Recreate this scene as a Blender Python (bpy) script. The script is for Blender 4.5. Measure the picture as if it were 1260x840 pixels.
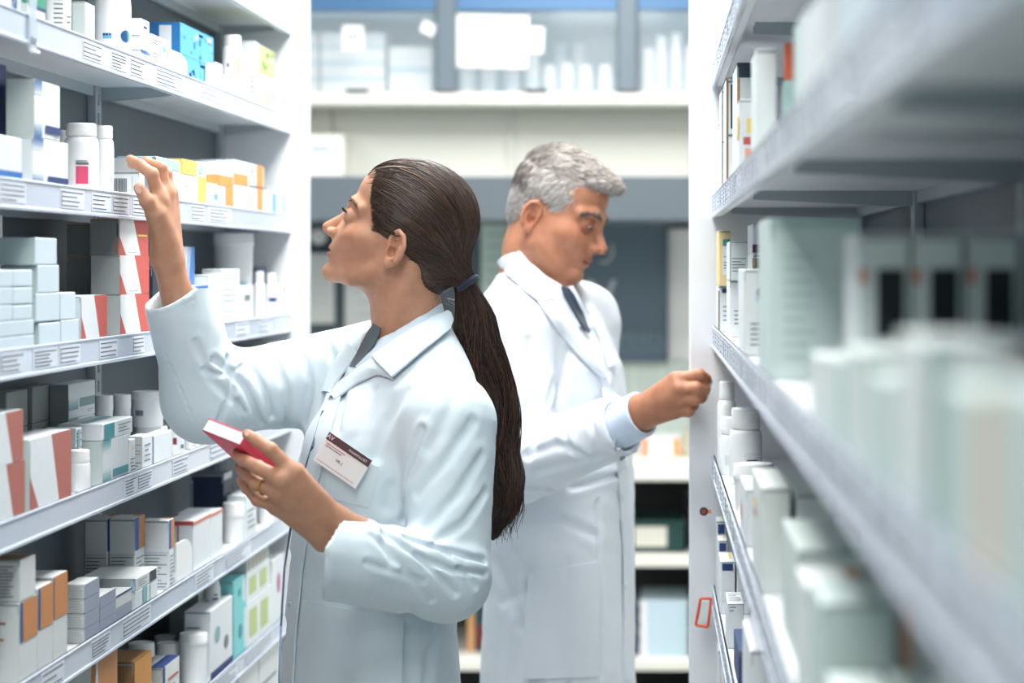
import bpy, bmesh, math, random
import numpy as np
from mathutils import Vector, Matrix

for o in list(bpy.data.objects):
    bpy.data.objects.remove(o, do_unlink=True)
SC = bpy.context.scene
COL = SC.collection
R = math.radians

# ------------------------------------------------------------------ camera
FPX, VX, VY, CZ = 2600.0, 835.0, 327.0, 1.5      # focal length in px, vanishing point, eye height
cam_d = bpy.data.cameras.new('camera')
cam = bpy.data.objects.new('camera', cam_d)
COL.objects.link(cam)
cam.location = (0, 0, CZ)
cam.rotation_euler = (R(90), 0, 0)
cam_d.sensor_width = 36.0
cam_d.lens = FPX / 1260.0 * 36.0
cam_d.shift_x = -(VX - 630.0) / 1260.0
cam_d.shift_y = (VY - 420.0) / 1260.0
cam_d.clip_start = 0.02
cam_d.dof.use_dof = True
cam_d.dof.focus_distance = 3.02
cam_d.dof.aperture_fstop = 3.4
SC.camera = cam

# ------------------------------------------------------------------ world and ceiling lamps
W = bpy.data.worlds.new('world')
SC.world = W
W.use_nodes = True
W.node_tree.nodes['Background'].inputs[0].default_value = (0.66, 0.87, 0.97, 1)
W.node_tree.nodes['Background'].inputs[1].default_value = 0.22

def area_light(name, loc, sx, sy, power, col=(1, 0.985, 0.96), rot=(0, 0, 0)):
    ld = bpy.data.lights.new(name, 'AREA')
    ld.shape = 'RECTANGLE'
    ld.size, ld.size_y = sx, sy
    ld.energy = power
    ld.color = col
    lo = bpy.data.objects.new(name, ld)
    lo.location = loc
    lo.rotation_euler = rot
    COL.objects.link(lo)
    return lo
CEIL = 2.75
area_light('aisle_lamp_light', (-0.33, -1.0, CEIL - 0.06), 0.5, 1.4, 31)  # added lamp behind the camera, brightens the goods facing it
area_light('aisle_lamp_light', (-0.33, 1.3, CEIL - 0.06), 0.5, 1.4, 23)
area_light('aisle_lamp_light', (-0.33, 3.4, CEIL - 0.06), 0.5, 1.4, 50)
area_light('aisle_lamp_light', (-0.33, 5.4, CEIL - 0.06), 0.9, 1.1, 34)
area_light('room_lamp_light', (-2.3, 5.4, CEIL - 0.06), 1.2, 1.2, 40)
area_light('room_lamp_light', (1.7, 5.4, CEIL - 0.06), 1.2, 1.2, 40)

SC.view_settings.view_transform = 'Standard'
SC.view_settings.look = 'None'
SC.view_settings.gamma = 1.0
SC.view_settings.use_curve_mapping = False
SC.view_settings.exposure = 0.0

# ------------------------------------------------------------------ materials
def lin(c):
    return tuple((x / 12.92) if x <= 0.04045 else ((x + 0.055) / 1.055) ** 2.4 for x in c)

def hexc(h):
    h = h.lstrip('#')
    return tuple(int(h[i:i + 2], 16) / 255 for i in (0, 2, 4))
_M = {}
def M(h, rough=0.55, kind='paper', **kw):
    """procedural material of an sRGB hex colour: slight mottling and fine relief"""
    key = (h, rough, kind, tuple(sorted(kw.items())))
    if key in _M:
        return _M[key]
    m = bpy.data.materials.new('%s_%s' % (kind, h.lstrip('#')))
    m.use_nodes = True
    nt = m.node_tree
    b = nt.nodes['Principled BSDF']
    c = lin(hexc(h))
    tc = nt.nodes.new('ShaderNodeTexCoord')
    no = nt.nodes.new('ShaderNodeTexNoise')
    no.inputs['Scale'].default_value = {'paper': 60, 'cloth': 45, 'metal': 25, 'plastic': 30, 'wall': 3, 'wood': 8}.get(kind, 30)
    no.inputs['Detail'].default_value = 3
    nt.links.new(tc.outputs['Object'], no.inputs['Vector'])
    mr = nt.nodes.new('ShaderNodeMapRange')
    v = {'paper': 0.04, 'cloth': 0.03, 'metal': 0.05, 'plastic': 0.02, 'wall': 0.05, 'wood': 0.12}.get(kind, 0.03)
    mr.inputs['To Min'].default_value = 1 - v
    mr.inputs['To Max'].default_value = 1 + v * 0.5
    nt.links.new(no.outputs['Fac'], mr.inputs['Value'])
    mx = nt.nodes.new('ShaderNodeMix')
    mx.data_type = 'RGBA'
    mx.blend_type = 'MULTIPLY'
    mx.inputs[0].default_value = 1.0
    mx.inputs[6].default_value = (*c, 1)
    nt.links.new(mr.outputs['Result'], mx.inputs[7])
    nt.links.new(mx.outputs[2], b.inputs['Base Color'])
    b.inputs['Roughness'].default_value = rough
    if kind == 'metal':
        b.inputs['Metallic'].default_value = kw.get('metallic', 0.7)
    if kind == 'cloth':
        n2 = nt.nodes.new('ShaderNodeTexNoise')
        n2.inputs['Scale'].default_value = 900
        nt.links.new(tc.outputs['Object'], n2.inputs['Vector'])
        bp = nt.nodes.new('ShaderNodeBump')
        bp.inputs['Strength'].default_value = 0.06
        bp.inputs['Distance'].default_value = 0.001
        nt.links.new(n2.outputs['Fac'], bp.inputs['Height'])
        nt.links.new(bp.outputs['Normal'], b.inputs['Normal'])
        b.inputs['Sheen Weight'].default_value = 0.15
    if 'alpha' in kw:
        b.inputs['Alpha'].default_value = kw['alpha']
    if 'trans' in kw:
        b.inputs['Transmission Weight'].default_value = kw['trans']
        b.inputs['IOR'].default_value = 1.2
    if 'spec' in kw:
        b.inputs['Specular IOR Level'].default_value = kw['spec']
    if 'emit' in kw:
        b.inputs['Emission Color'].default_value = (*c, 1)
        b.inputs['Emission Strength'].default_value = kw['emit']
    if 'sss' in kw:
        b.inputs['Subsurface Weight'].default_value = kw['sss']
        b.inputs['Subsurface Radius'].default_value = (0.01, 0.004, 0.002)
        b.inputs['Subsurface Scale'].default_value = 0.6
    _M[key] = m
    return m

# ------------------------------------------------------------------ mesh helpers
class MB:
    """collects geometry with one material per face; build() links ONE mesh object"""
    def __init__(s):
        s.v, s.f, s.m, s.mats = [], [], [], []
    def mi(s, mat):
        if mat not in s.mats:
            s.mats.append(mat)
        return s.mats.index(mat)
    def poly(s, pts, mat):
        n = len(s.v)
        s.v += [tuple(p) for p in pts]
        s.f.append(list(range(n, n + len(pts))))
        s.m.append(s.mi(mat))
    def mesh(s, vs, fs, mat):
        n = len(s.v)
        s.v += [tuple(p) for p in vs]
        k = s.mi(mat)
        for f in fs:
            s.f.append([i + n for i in f])
            s.m.append(k)
    def box(s, lo, hi, mat, bev=0.0):
        x0, y0, z0 = lo
        x1, y1, z1 = hi
        if bev <= 0:
            vs = [(x, y, z) for z in (z0, z1) for y in (y0, y1) for x in (x0, x1)]
            fs = [(0, 2, 3, 1), (4, 5, 7, 6), (0, 1, 5, 4), (2, 6, 7, 3), (0, 4, 6, 2), (1, 3, 7, 5)]
            s.mesh(vs, fs, mat)
            return
        b = min(bev, (x1 - x0) * .4, (y1 - y0) * .4, (z1 - z0) * .4)
        L = [(x0, x1), (y0, y1), (z0, z1)]
        idx, vs = {}, []
        for sx in (0, 1):
            for sy in (0, 1):
                for sz in (0, 1):
                    sg = (sx, sy, sz)
                    for ax in range(3):
                        p = []
                        for k in range(3):
                            e = L[k][sg[k]]
                            p.append(e if k == ax else e + (b if sg[k] == 0 else -b))
                        idx[(sg, ax)] = len(vs)
                        vs.append(tuple(p))
        c = Vector(((x0 + x1) / 2, (y0 + y1) / 2, (z0 + z1) / 2))
        fs = []
        for ax in range(3):
            o1, o2 = (ax + 1) % 3, (ax + 2) % 3
            for sg in (0, 1):
                q = []
                for (a1, a2) in ((0, 0), (1, 0), (1, 1), (0, 1)):
                    t = [0, 0, 0]; t[ax] = sg; t[o1] = a1; t[o2] = a2
                    q.append(idx[(tuple(t), ax)])
                fs.append(q)
        for ax in range(3):
            o1, o2 = (ax + 1) % 3, (ax + 2) % 3
            for a1 in (0, 1):
                for a2 in (0, 1):
                    q = []
                    for (s0, o) in ((0, o1), (0, o2), (1, o2), (1, o1)):
                        t = [0, 0, 0]; t[ax] = s0; t[o1] = a1; t[o2] = a2
                        q.append(idx[(tuple(t), o)])
                    fs.append(q)
        for sx in (0, 1):
            for sy in (0, 1):
                for sz in (0, 1):
                    fs.append([idx[((sx, sy, sz), k)] for k in range(3)])
        out = []
        for f in fs:
            p = [Vector(vs[i]) for i in f]
            nrm = (p[1] - p[0]).cross(p[2] - p[0])
            ce = sum(p, Vector()) / len(p)
            out.append(f if nrm.dot(ce - c) > 0 else f[::-1])
        s.mesh(vs, out, mat)
    def lathe(s, prof, mat, n=28, c=(0, 0, 0), cap=True, rib=None):
        vs, fs = [], []
        m = len(prof)
        for (r, z) in prof:
            for i in range(n):
                a = 2 * math.pi * i / n
                rr = r
                if rib and rib[0] <= z <= rib[1] and i % 2:
                    rr = r - rib[2]
                vs.append((c[0] + rr * math.cos(a), c[1] + rr * math.sin(a), c[2] + z))
        for j in range(m - 1):
            for i in range(n):
                k = (i + 1) % n
                fs.append((j * n + i, j * n + k, (j + 1) * n + k, (j + 1) * n + i))
        if cap:
            fs.append(tuple(range(n))[::-1])
            fs.append(tuple((m - 1) * n + i for i in range(n)))
        s.mesh(vs, fs, mat)
    def tube(s, pts, rad, mat, n=8, cap=True):
        P = [Vector(p) for p in pts]
        rads = rad if hasattr(rad, '__len__') else [rad] * len(P)
        vs, fs = [], []
        t0 = (P[1] - P[0]).normalized()
        up = Vector((0, 0, 1)) if abs(t0.z) < .9 else Vector((1, 0, 0))
        nn = t0.cross(up).normalized()
        for i, p in enumerate(P):
            a = P[max(0, i - 1)]
            b = P[min(len(P) - 1, i + 1)]
            t = (b - a).normalized()
            nn = (nn - t * nn.dot(t)).normalized()
            bb = t.cross(nn)
            for k in range(n):
                an = 2 * math.pi * k / n
                q = p + (nn * math.cos(an) + bb * math.sin(an)) * rads[i]
                vs.append(tuple(q))
        for i in range(len(P) - 1):
            for k in range(n):
                k2 = (k + 1) % n
                fs.append((i * n + k, i * n + k2, (i + 1) * n + k2, (i + 1) * n + k))
        if cap:
            fs.append(tuple(range(n))[::-1])
            fs.append(tuple((len(P) - 1) * n + k for k in range(n)))
        s.mesh(vs, fs, mat)
    def data(s, name, smooth=False):
        me = bpy.data.meshes.new(name)
        me.from_pydata(s.v, [], s.f)
        for m in s.mats:
            me.materials.append(m)
        me.polygons.foreach_set('material_index', s.m)
        if smooth:
            me.polygons.foreach_set('use_smooth', [True] * len(me.polygons))
            try:
                me.set_sharp_from_angle(angle=R(35))
            except Exception:
                pass
        me.update()
        return me
    def build(s, name, parent=None, loc=(0, 0, 0), rz=0.0, smooth=False):
        return link(name, s.data(name, smooth), parent, loc, rz)

def link(name, data, parent=None, loc=(0, 0, 0), rz=0.0):
    o = bpy.data.objects.new(name, data)
    COL.objects.link(o)
    o.location = loc
    o.rotation_euler = (0, 0, rz)
    if parent is not None:
        o.parent = parent
    return o

def tag(o, label=None, cat=None, group=None, kind=None):
    if label: o['label'] = label
    if cat: o['category'] = cat
    if group: o['group'] = group
    if kind: o['kind'] = kind
    return o

def empty(name, loc=(0, 0, 0), rz=0.0):
    return link(name, None, None, loc, rz)

def at(px, py, d):
    return Vector(((px - VX) * d / FPX, d, CZ + (VY - py) * d / FPX))

def text_mesh(txt, size, mat, name='lettering', extrude=0.0003):
    cu = bpy.data.curves.new('tmp_text', 'FONT')
    cu.body = txt
    cu.size = size
    cu.extrude = extrude
    cu.align_x = 'CENTER'
    cu.align_y = 'CENTER'
    cu.resolution_u = 2
    to = bpy.data.objects.new('tmp_text', cu)
    COL.objects.link(to)
    dg = bpy.context.evaluated_depsgraph_get()
    me = bpy.data.meshes.new_from_object(to.evaluated_get(dg))
    me.name = name
    bpy.data.objects.remove(to, do_unlink=True)
    me.materials.clear()
    me.materials.append(mat)
    return me

WHITE = M('#e0e7ea', 0.5)
PAPER = M('#d6dbda', 0.6)
PALEG = M('#c3cfcd', 0.6)
PALEB = M('#cfdde6', 0.6)
GREYC = M('#b4babb', 0.6)
INK = M('#3b434c', 0.6)
LINE = M('#76808a', 0.6)
NAVY = M('#1d3a72', 0.5)
BLUE = M('#2d72b8', 0.5)
SKYB = M('#6fb4dc', 0.5)
LBLUE = M('#a9cfe4', 0.5)
TEAL = M('#3f8f9a', 0.5)
TEAL2 = M('#86b4ba', 0.5)
RED = M('#c2564e', 0.5)
DRED = M('#b06a5e', 0.55)
ORANGE = M('#e39a52', 0.5)
BRORANGE = M('#c98a55', 0.55)
YELLOW = M('#eed26a', 0.5)
PINK = M('#d94a72', 0.5)
GREEN = M('#2f8f72', 0.5)
LGREEN = M('#b9c98a', 0.5)
CREAM = M('#e3cf9a', 0.55)
PURPLE = M('#5c2a52', 0.5)
BLACK = M('#20262c', 0.5)
TURQ = M('#7fcfd2', 0.5)
BROWN = M('#8f6a48', 0.55)
BOTTLE = M('#eef1f2', 0.35, 'plastic')
CAPM = M('#f1f3f3', 0.4, 'plastic')
SHELFW = M('#e6eaee', 0.4, 'metal', metallic=0.05)
SHELFG = M('#aab4ba', 0.45, 'metal', metallic=0.25)
BACKG = M('#58646b', 0.5, 'metal', metallic=0.15)
STRIP = M('#cdd7e6', 0.22, 'plastic', spec=0.6)
STEEL = M('#c8ccd0', 0.3, 'metal', metallic=0.9)
FRAMEG = M('#6b7882', 0.45, 'metal', metallic=0.3)

# ================================================================== ROOM
def slab(name, lo, hi, mat, bev=0.0, kind='structure'):
    m = MB(); m.box(lo, hi, mat, bev)
    return tag(m.build(name), kind=kind)
o = slab('floor', (-4.0, -2.6, -0.05), (3.2, 7.3, 0.0), M('#c9ccc9', 0.35, 'wall'))
tag(o, 'pale grey vinyl floor of the dispensary', 'floor')
o = slab('ceiling', (-4.0, -2.6, CEIL), (3.2, 7.3, CEIL + 0.05), M('#eef0ee', 0.7, 'wall'))
tag(o, 'white ceiling above the aisle', 'ceiling')
o = slab('wall_back', (-4.0, 7.2, 0.0), (3.2, 7.3, CEIL), M('#d7d8d0', 0.7, 'wall'))
tag(o, 'pale beige back wall behind the counter', 'wall')
for (cx, cy, sx, sy, lb) in ((-0.33, -1.0, .5, 1.4, 'added ceiling lamp behind the viewer, brightening the goods that face it'), (-0.33, 1.3, .5, 1.4, 'flat ceiling lamp over the near end of the aisle'),
                             (-0.33, 3.4, .5, 1.4, 'flat ceiling lamp over the two people in the aisle'),
                             (-0.33, 5.4, .9, 1.1, 'flat ceiling lamp over the space before the back counter'),
                             (-2.3, 5.4, 1.2, 1.2, 'square ceiling lamp behind the left shelving'),
                             (1.7, 5.4, 1.2, 1.2, 'square ceiling lamp behind the right shelving')):
    t = tag(empty('ceiling_lamp', (cx, cy, CEIL)), lb, 'lamp', 'ceiling lamps')
    m = MB()
    for (a, b) in (((-sx / 2 - .03, -sy / 2 - .03), (sx / 2 + .03, -sy / 2)), ((-sx / 2 - .03, sy / 2), (sx / 2 + .03, sy / 2 + .03)),
                   ((-sx / 2 - .03, -sy / 2), (-sx / 2, sy / 2)), ((sx / 2, -sy / 2), (sx / 2 + .03, sy / 2))):
        m.box((a[0], a[1], -.05), (b[0], b[1], 0), SHELFW)
    m.build('frame', t)
    m = MB(); m.box((-sx / 2, -sy / 2, -.03), (sx / 2, sy / 2, -.02), M('#ffffff', 0.5, 'plastic', emit=2.0))
    m.build('diffuser', t)

# ================================================================== LEFT SHELVING UNIT
LA, LB = 0.78, 0.925          # front of the strips and face of the back panel, metres left of the camera axis
LY0, LY1 = 1.95, 4.25
LSEAM = 3.36
def lz(k):                    # underside of the strip of shelf k
    return 1.766 - 0.199 * (k - 1)
def ltop(k):
    return lz(k) + 0.030
unit = tag(empty('shelving_unit', (-LB, 3.1, 0)), 'white metal wall shelving full of medicines that the woman reaches into', 'shelves')
UL = Vector((-LB, 3.1, 0))
def ubox(name, lo, hi, mat, par, off, bev=0.0):
    m = MB()
    m.box(tuple(Vector(lo) - off), tuple(Vector(hi) - off), mat, bev)
    return m.build(name, par)
for (ya, yb) in ((LY0, 2.42), (2.42, LSEAM), (LSEAM, LY1)):
    ubox('back_panel', (-LB - .015, ya + .002, 0.02), (-LB, yb - .002, 2.42), BACKG, unit, UL, .002)
ubox('end_panel', (-LB - .02, LY1, 0), (-LA + .035, LY1 + .03, 2.45), SHELFW, unit, UL, .003)
ubox('end_panel', (-LB - .02, LY0 - .03, 0), (-LA + .035, LY0, 2.45), SHELFW, unit, UL, .003)
# slotted standards
def standard(y, par, off, xface, sgn):
    m = MB()
    x0, x1 = xface, xface + sgn * 0.014
    for (a, b) in ((-.016, -.005), (.005, .016)):
        m.box((min(x0, x1), y + a, .02), (max(x0, x1), y + b, 2.40), SHELFG, .001)
    m.box((min(x0, xface + sgn * .006), y - .005, .02), (max(x0, xface + sgn * .006), y + .005, 2.40), M('#5c676e', .5, 'metal'))
    z = .06
    while z < 2.38:
        m.box((min(xface, x1), y - .005, z), (max(xface, x1), y + .005, z + .012), SHELFG)
        z += .03
    mm = MB(); mm.v = [tuple(Vector(v) - off) for v in m.v]; mm.f = m.f; mm.m = m.m; mm.mats = m.mats
    return mm.build('slotted_upright', par)
for y in (2.42, 3.32, 4.23):
    standard(y, unit, UL, -LB, 1)
_pl_cache = {}
def price_label(w, h, nlines, seed):
    key = (round(w, 3), round(h, 3), nlines, seed % 5)
    if key in _pl_cache:
        return _pl_cache[key]
    m = MB()
    m.box((-.0004, -w / 2, -h / 2), (.0004, w / 2, h / 2), M('#dbe3ee', .5))
    rr = random.Random(seed % 5)
    for i in range(nlines):
        z = h * (.36 - .72 * i / max(1, nlines - 1))
        l = w * (.9 if i < 1 else rr.uniform(.55, .9))
        m.box((-.0006, -w * .45, z - .0005), (.0008, -w * .45 + l, z + .0005), INK)
    if seed % 2:
        m.box((-.0006, -w * .47, -h * .4), (.0008, -w * .46, h * .42), INK)
    me = m.data('price_label')
    _pl_cache[key] = me
    return me

def shelf_board(k, par, off, ya, yb, zb, xf, xb, sgn, labels=(), mat=SHELFW):
    """folded metal shelf with a rear lip, label strip with its own lips; sgn=+1 aisle towards +X"""
    zt = zb + .030
    m = MB()
    lo_x, hi_x = min(xf - sgn * .004, xb), max(xf - sgn * .004, xb)
    m.box((lo_x, ya, zt - .014), (hi_x, yb, zt), mat, .0012)
    fx = xf - sgn * .004
    m.box((min(fx, fx - sgn * .012), ya, zb + .002), (max(fx, fx - sgn * .012), yb, zt - .012), mat, .001)
    m.box((min(xb, xb + sgn * .01), ya, zb), (max(xb, xb + sgn * .01), yb, zt - .012), SHELFG, .001)
    mm = MB(); mm.v = [tuple(Vector(v) - off) for v in m.v]; mm.f = m.f; mm.m = m.m; mm.mats = m.mats
    sh = mm.build('shelf', par)
    # strips: body plus upper and lower rounded lips
    m = MB()
    m.box((min(fx, xf), ya + .001, zb), (max(fx, xf), yb - .001, zb + .036), STRIP, .0008)
    m.box((min(fx, xf + sgn * .002), ya + .001, zb - .001), (max(fx, xf + sgn * .002), yb - .001, zb + .004), STRIP, .001)
    m.box((min(fx, xf + sgn * .0015), ya + .001, zb + .033), (max(fx, xf + sgn * .0015), yb - .001, zb + .036), STRIP, .001)
    mm = MB(); mm.v = [tuple(Vector(v) - off) for v in m.v]; mm.f = m.f; mm.m = m.m; mm.mats = m.mats
    mm.build('label_strip', sh)
    # cantilever brackets
    hb = .005 if sgn > 0 else .004
    for yy in (ya + .02, yb - .02):
        m = MB()
        for dy in (-.003,):
            m.poly([(xb, yy, zt - .014), (xb, yy, zb - hb), (xf - sgn * .03, yy, zb + .006), (xf - sgn * .03, yy, zt - .014)], SHELFG)
            m.poly([(xb, yy + .003, zt - .014), (xf - sgn * .03, yy + .003, zt - .014), (xf - sgn * .03, yy + .003, zb + .006), (xb, yy + .003, zb - hb)], SHELFG)
            m.poly([(xb, yy, zb - hb), (xb, yy + .003, zb - hb), (xf - sgn * .03, yy + .003, zb + .006), (xf - sgn * .03, yy, zb + .006)], SHELFG)
        mm = MB(); mm.v = [tuple(Vector(v) - off) for v in m.v]; mm.f = m.f; mm.m = m.m; mm.mats = m.mats
        mm.build('bracket', sh)
    for i, (y, w, nl) in enumerate(labels):
        if ya + w / 2 < y < yb - w / 2:
            o = link('price_label', price_label(w, .024, nl, i + k), sh, tuple(Vector((xf + sgn * .0006, y, zb + .0185)) - off), 0 if sgn > 0 else math.pi)
    return sh
def ypx(px, X=LA):
    return FPX * X / (VX - px)
LLAB = {1: [(101, 126, 4), (136, 155, 5), (160, 178, 4), (190, 226, 4), (246, 276, 3)],
        2: [(-2, 31, 4), (74, 103, 4), (112, 136, 4), (138, 158, 4), (163, 180, 4), (235, 251, 4), (256, 284, 4)],
        3: [(0, 29, 4), (40, 70, 5), (73, 98, 4), (122, 144, 4), (163, 177, 4), (290, 306, 3), (318, 334, 3)],
        4: [(153, 168, 5), (169, 187, 5), (212, 231, 4), (258, 280, 3)],
        5: [(112, 135, 5), (50, 78, 3), (150, 185, 4), (240, 262, 4), (276, 308, 4)],
        6: [(262, 292, 4), (300, 336, 4)], 0: [], 7: [], 8: [], 9: []}
for k in range(0, 10):
    for (ya, yb) in ((LY0, 2.42), (2.42, LSEAM), (LSEAM, LY1)):
        shelf_board(k, unit, UL, ya, yb, lz(k), -LA, -LB, 1, [((ypx(p) + ypx(p2)) / 2, ypx(p2) - ypx(p), n) for (p, p2, n) in LLAB[k]])
ubox('plinth', (-LB, LY0, 0), (-LA - .01, LY1, .09), SHELFW, unit, UL, .002)
# clear price flag hanging on the top strip
m = MB()
m.box((-.001, -.012, -.045), (.001, .016, .03), M('#d4dee8', .2, 'plastic', alpha=.55), .0005)
m.tube([(.003, -.01, -.045), (.003, .014, -.045)], .0025, M('#dfe6ee', .2, 'plastic'), 6)
m.box((.0012, -.008, -.035), (.0018, .012, -.028), LINE)
o = m.build('price_flag', None, (-LA + .0035, ypx(36), lz(1) + .036))
tag(o, 'clear plastic price flag clipped on the upper left shelf edge', 'price flag')

# ------------------------------------------------------------------ goods
ITEMS = []
def rect(u0, u1, v0, v1):
    return [(u0, v0), (u1, v0), (u1, v1), (u0, v1)]
def D(face, u0, u1, v0, v1, mat):
    return (face, rect(u0, u1, v0, v1), mat)
def P(face, pts, mat):
    return (face, pts, mat)
def LN(face, u0, u1, v0, v1, n, mat=LINE, seed=1, th=.28):
    rr = random.Random(seed)
    out = []
    st = (v1 - v0) / n
    for i in range(n):
        l = u0 + (u1 - u0) * (rr.uniform(.6, 1) if i % 3 else 1)
        out.append(D(face, u0, l, v1 - (i + .65) * st, v1 - (i + .65 - th) * st, mat))
    return out
def BAR(face, u0, u1, v0, v1, mat=INK, seed=3):
    rr = random.Random(seed)
    out, u = [], u0
    while u < u1:
        w = (u1 - u0) * rr.choice((.02, .03, .05))
        out.append(D(face, u, min(u + w, u1), v0, v1, mat))
        u += w + (u1 - u0) * rr.choice((.02, .03))
    return out
def GRAD(face, u0, u1, v0, v1, c0, c1, n=6, rough=.5):
    a, b = hexc(c0), hexc(c1)
    out = []
    for i in range(n):
        t = (i + .5) / n
        c = [a[j] * (1 - t) + b[j] * t for j in range(3)]
        h = '#%02x%02x%02x' % tuple(int(x * 255) for x in c)
        out.append(D(face, u0, u1, v0 + (v1 - v0) * i / n, v0 + (v1 - v0) * (i + 1) / n, M(h, rough)))
    return out
def MARK(face, cx, cy, r, mat, asp=1.0):
    """small printed blob"""
    return P(face, [(cx + r * math.cos(a) * asp, cy + r * math.sin(a)) for a in [i * math.pi / 6 for i in range(12)]], mat)

def carton_mesh(w, l, h, mat, decals, aisle, name, flap=True, side=None):
    m = MB()
    x, y = w / 2, l / 2
    m.box((-x, -y, 0), (x, y, h), mat, min(.0012, h * .08))
    e = .00035
    def pt(face, u, v, off):
        if face == 'N':
            return (-x + u * w, -y - off, v * h)
        if face == 'F':
            return (x - u * w, y + off, v * h)
        if face == 'A':
            return (x + off, -y + u * l, v * h) if aisle > 0 else (-x - off, y - u * l, v * h)
        return (-x + u * w, -y + v * l, h + off)
    dl = list(decals)
    if flap and h > .012:
        # tuck flap: slit lines along the top of the near end
        dl = [D('N', .02, .98, .965, .985, M('#8d9698', .7)), D('T', .03, .97, .012, .02, M('#9ba4a6', .7))] + dl
        if w > .02:
            dl += [D('N', .02, .04, .86, .97, M('#a8b0b1', .7)), D('N', .96, .98, .86, .97, M('#a8b0b1', .7))]
    for i, (face, pts, mt) in enumerate(dl):
        off = e + .00012 * (i % 7)
        m.poly([pt(face, u, v, off) for (u, v) in pts], mt)
    if side is not None:
        pass
    return m.data(name)

def put_carton(name, cx, cy, z, w, l, h, mat, decals, label, group=None, rz=0.0, aisle=1, cat='box', flap=True):
    me = carton_mesh(w, l, h, mat, decals, aisle, name, flap)
    o = link(name, me, None, (cx, cy, z), rz)
    tag(o, label, cat, group)
    ITEMS.append((o, cx - w / 2, cx + w / 2, cy - l / 2, cy + l / 2, z, z + h))
    return o
def zpx(py, d):
    return CZ + (VY - py) * d / FPX

def Lb(k, pn, pa, pb, yt, label, mat=WHITE, dec=(), s=.006, w=None, yb=None, z0=None, group=None, rz=0.0, name='medicine_box', flap=True, h=None):
    """carton on left shelf k: pn|pa = near end seen, pa|pb = aisle face seen, yt = top of its near aisle edge"""
    s = max(s, .0062)
    X = LA + s
    d0, d1 = FPX * X / (VX - pa), FPX * X / (VX - pb)
    if w is None:
        w = (pa - pn) * d0 / FPX
    w = min(w, LB - X - .0115)
    z = z0 if z0 is not None else (ltop(k) + .0004 if yb is None else zpx(yb, d0))
    if h is None:
        h = zpx(yt, d0) - z
    h = min(h, lz(k - 1) - .001 - z)
    put_carton(name, -X - w / 2, (d0 + d1) / 2, z, w, d1 - d0 - .0006, max(h, .004), mat, dec, label, group, rz, 1, 'box', flap)
    return z + max(h, .004) + .0004

def bottle(name, cx, cy, z, r, h, label, group=None, kind='bottle', lab=None, cap=CAPM, body=BOTTLE, neck=.72, caph=.2, cat='bottle', rz=0.0, txt=()):
    t = tag(empty(name, (cx, cy, z), rz), label, cat, group)
    m = MB()
    if kind == 'bottle':
        hb = h * (1 - caph)
        sh = hb * .80
        prof = [(r * .9, 0), (r * .97, .002), (r, .006), (r, sh * .98), (r * .985, sh * 1.02)]
        for i in range(1, 6):
            a = i / 6 * math.pi / 2
            prof.append((r * neck + (r * .985 - r * neck) * math.cos(a), sh * 1.02 + (hb * .97 - sh * 1.02) * math.sin(a)))
        prof += [(r * neck * .97, hb * .97), (r * neck * .97, hb)]
        m.lathe(prof, body, 28)
        m.build('body', t, smooth=True)
        c = MB()
        rc = r * neck * 1.08
        c.lathe([(rc, hb - .001), (rc * 1.02, hb + .001), (rc * 1.02, hb + h * caph * .3)], cap, 40)
        c.lathe([(rc, hb + h * caph * .3), (rc, h - .003), (rc * .97, h - .001), (rc * .9, h)], cap, 48, rib=(hb + h * caph * .28, h - .0025, r * .02))
        c.build('cap', t, smooth=True)
        z0, z1 = .12 * hb, sh * .9
    else:
        hb = h * (1 - caph)
        m.lathe([(r * .88, 0), (r * .9, .003), (r * .93, hb * .5), (r * .95, hb)], body, 28)
        m.build('body', t, smooth=True)
        c = MB()
        c.lathe([(r * .97, hb - .002), (r, hb), (r, hb + (h - hb) * .35), (r * .985, hb + (h - hb) * .4), (r * .985, h - .002), (r * .95, h - .0003), (r * .9, h), (r * .88, h - .0012), (r * .5, h - .0012)], cap, 36)
        c.build('lid', t, smooth=True)
        z0, z1 = .15 * hb, hb * .8
    if lab:
        # wrapped paper label: (a0, a1 in degrees, v0, v1, material)
        q = MB()
        rl = r * (1.004 if kind == 'bottle' else .945)
        for (a0, a1, v0, v1, mt) in lab:
            n = max(2, int((a1 - a0) / 10))
            for i in range(n):
                A, B = R(a0 + (a1 - a0) * i / n), R(a0 + (a1 - a0) * (i + 1) / n)
                za, zb_ = z0 + (z1 - z0) * v0, z0 + (z1 - z0) * v1
                rr = rl + .0004 + .0001 * lab.index((a0, a1, v0, v1, mt))
                q.poly([(rr * math.cos(A), rr * math.sin(A), za), (rr * math.cos(B), rr * math.sin(B), za), (rr * math.cos(B), rr * math.sin(B), zb_), (rr * math.cos(A), rr * math.sin(A), zb_)], mt)
        q.build('label', t)
    ITEMS.append((t, cx - r, cx + r, cy - r, cy + r, z, z + h))
    return t
def LABT(a0, a1, base=WHITE, ink=LINE, n=5, seed=1):
    rr = random.Random(seed)
    out = [(a0, a1, 0, 1, base)]
    for i in range(n):
        v = .1 + .8 * i / n
        out.append((a0 + (a1 - a0) * .08, a0 + (a1 - a0) * rr.uniform(.5, .9), v, v + .035, ink))
    return out
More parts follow.
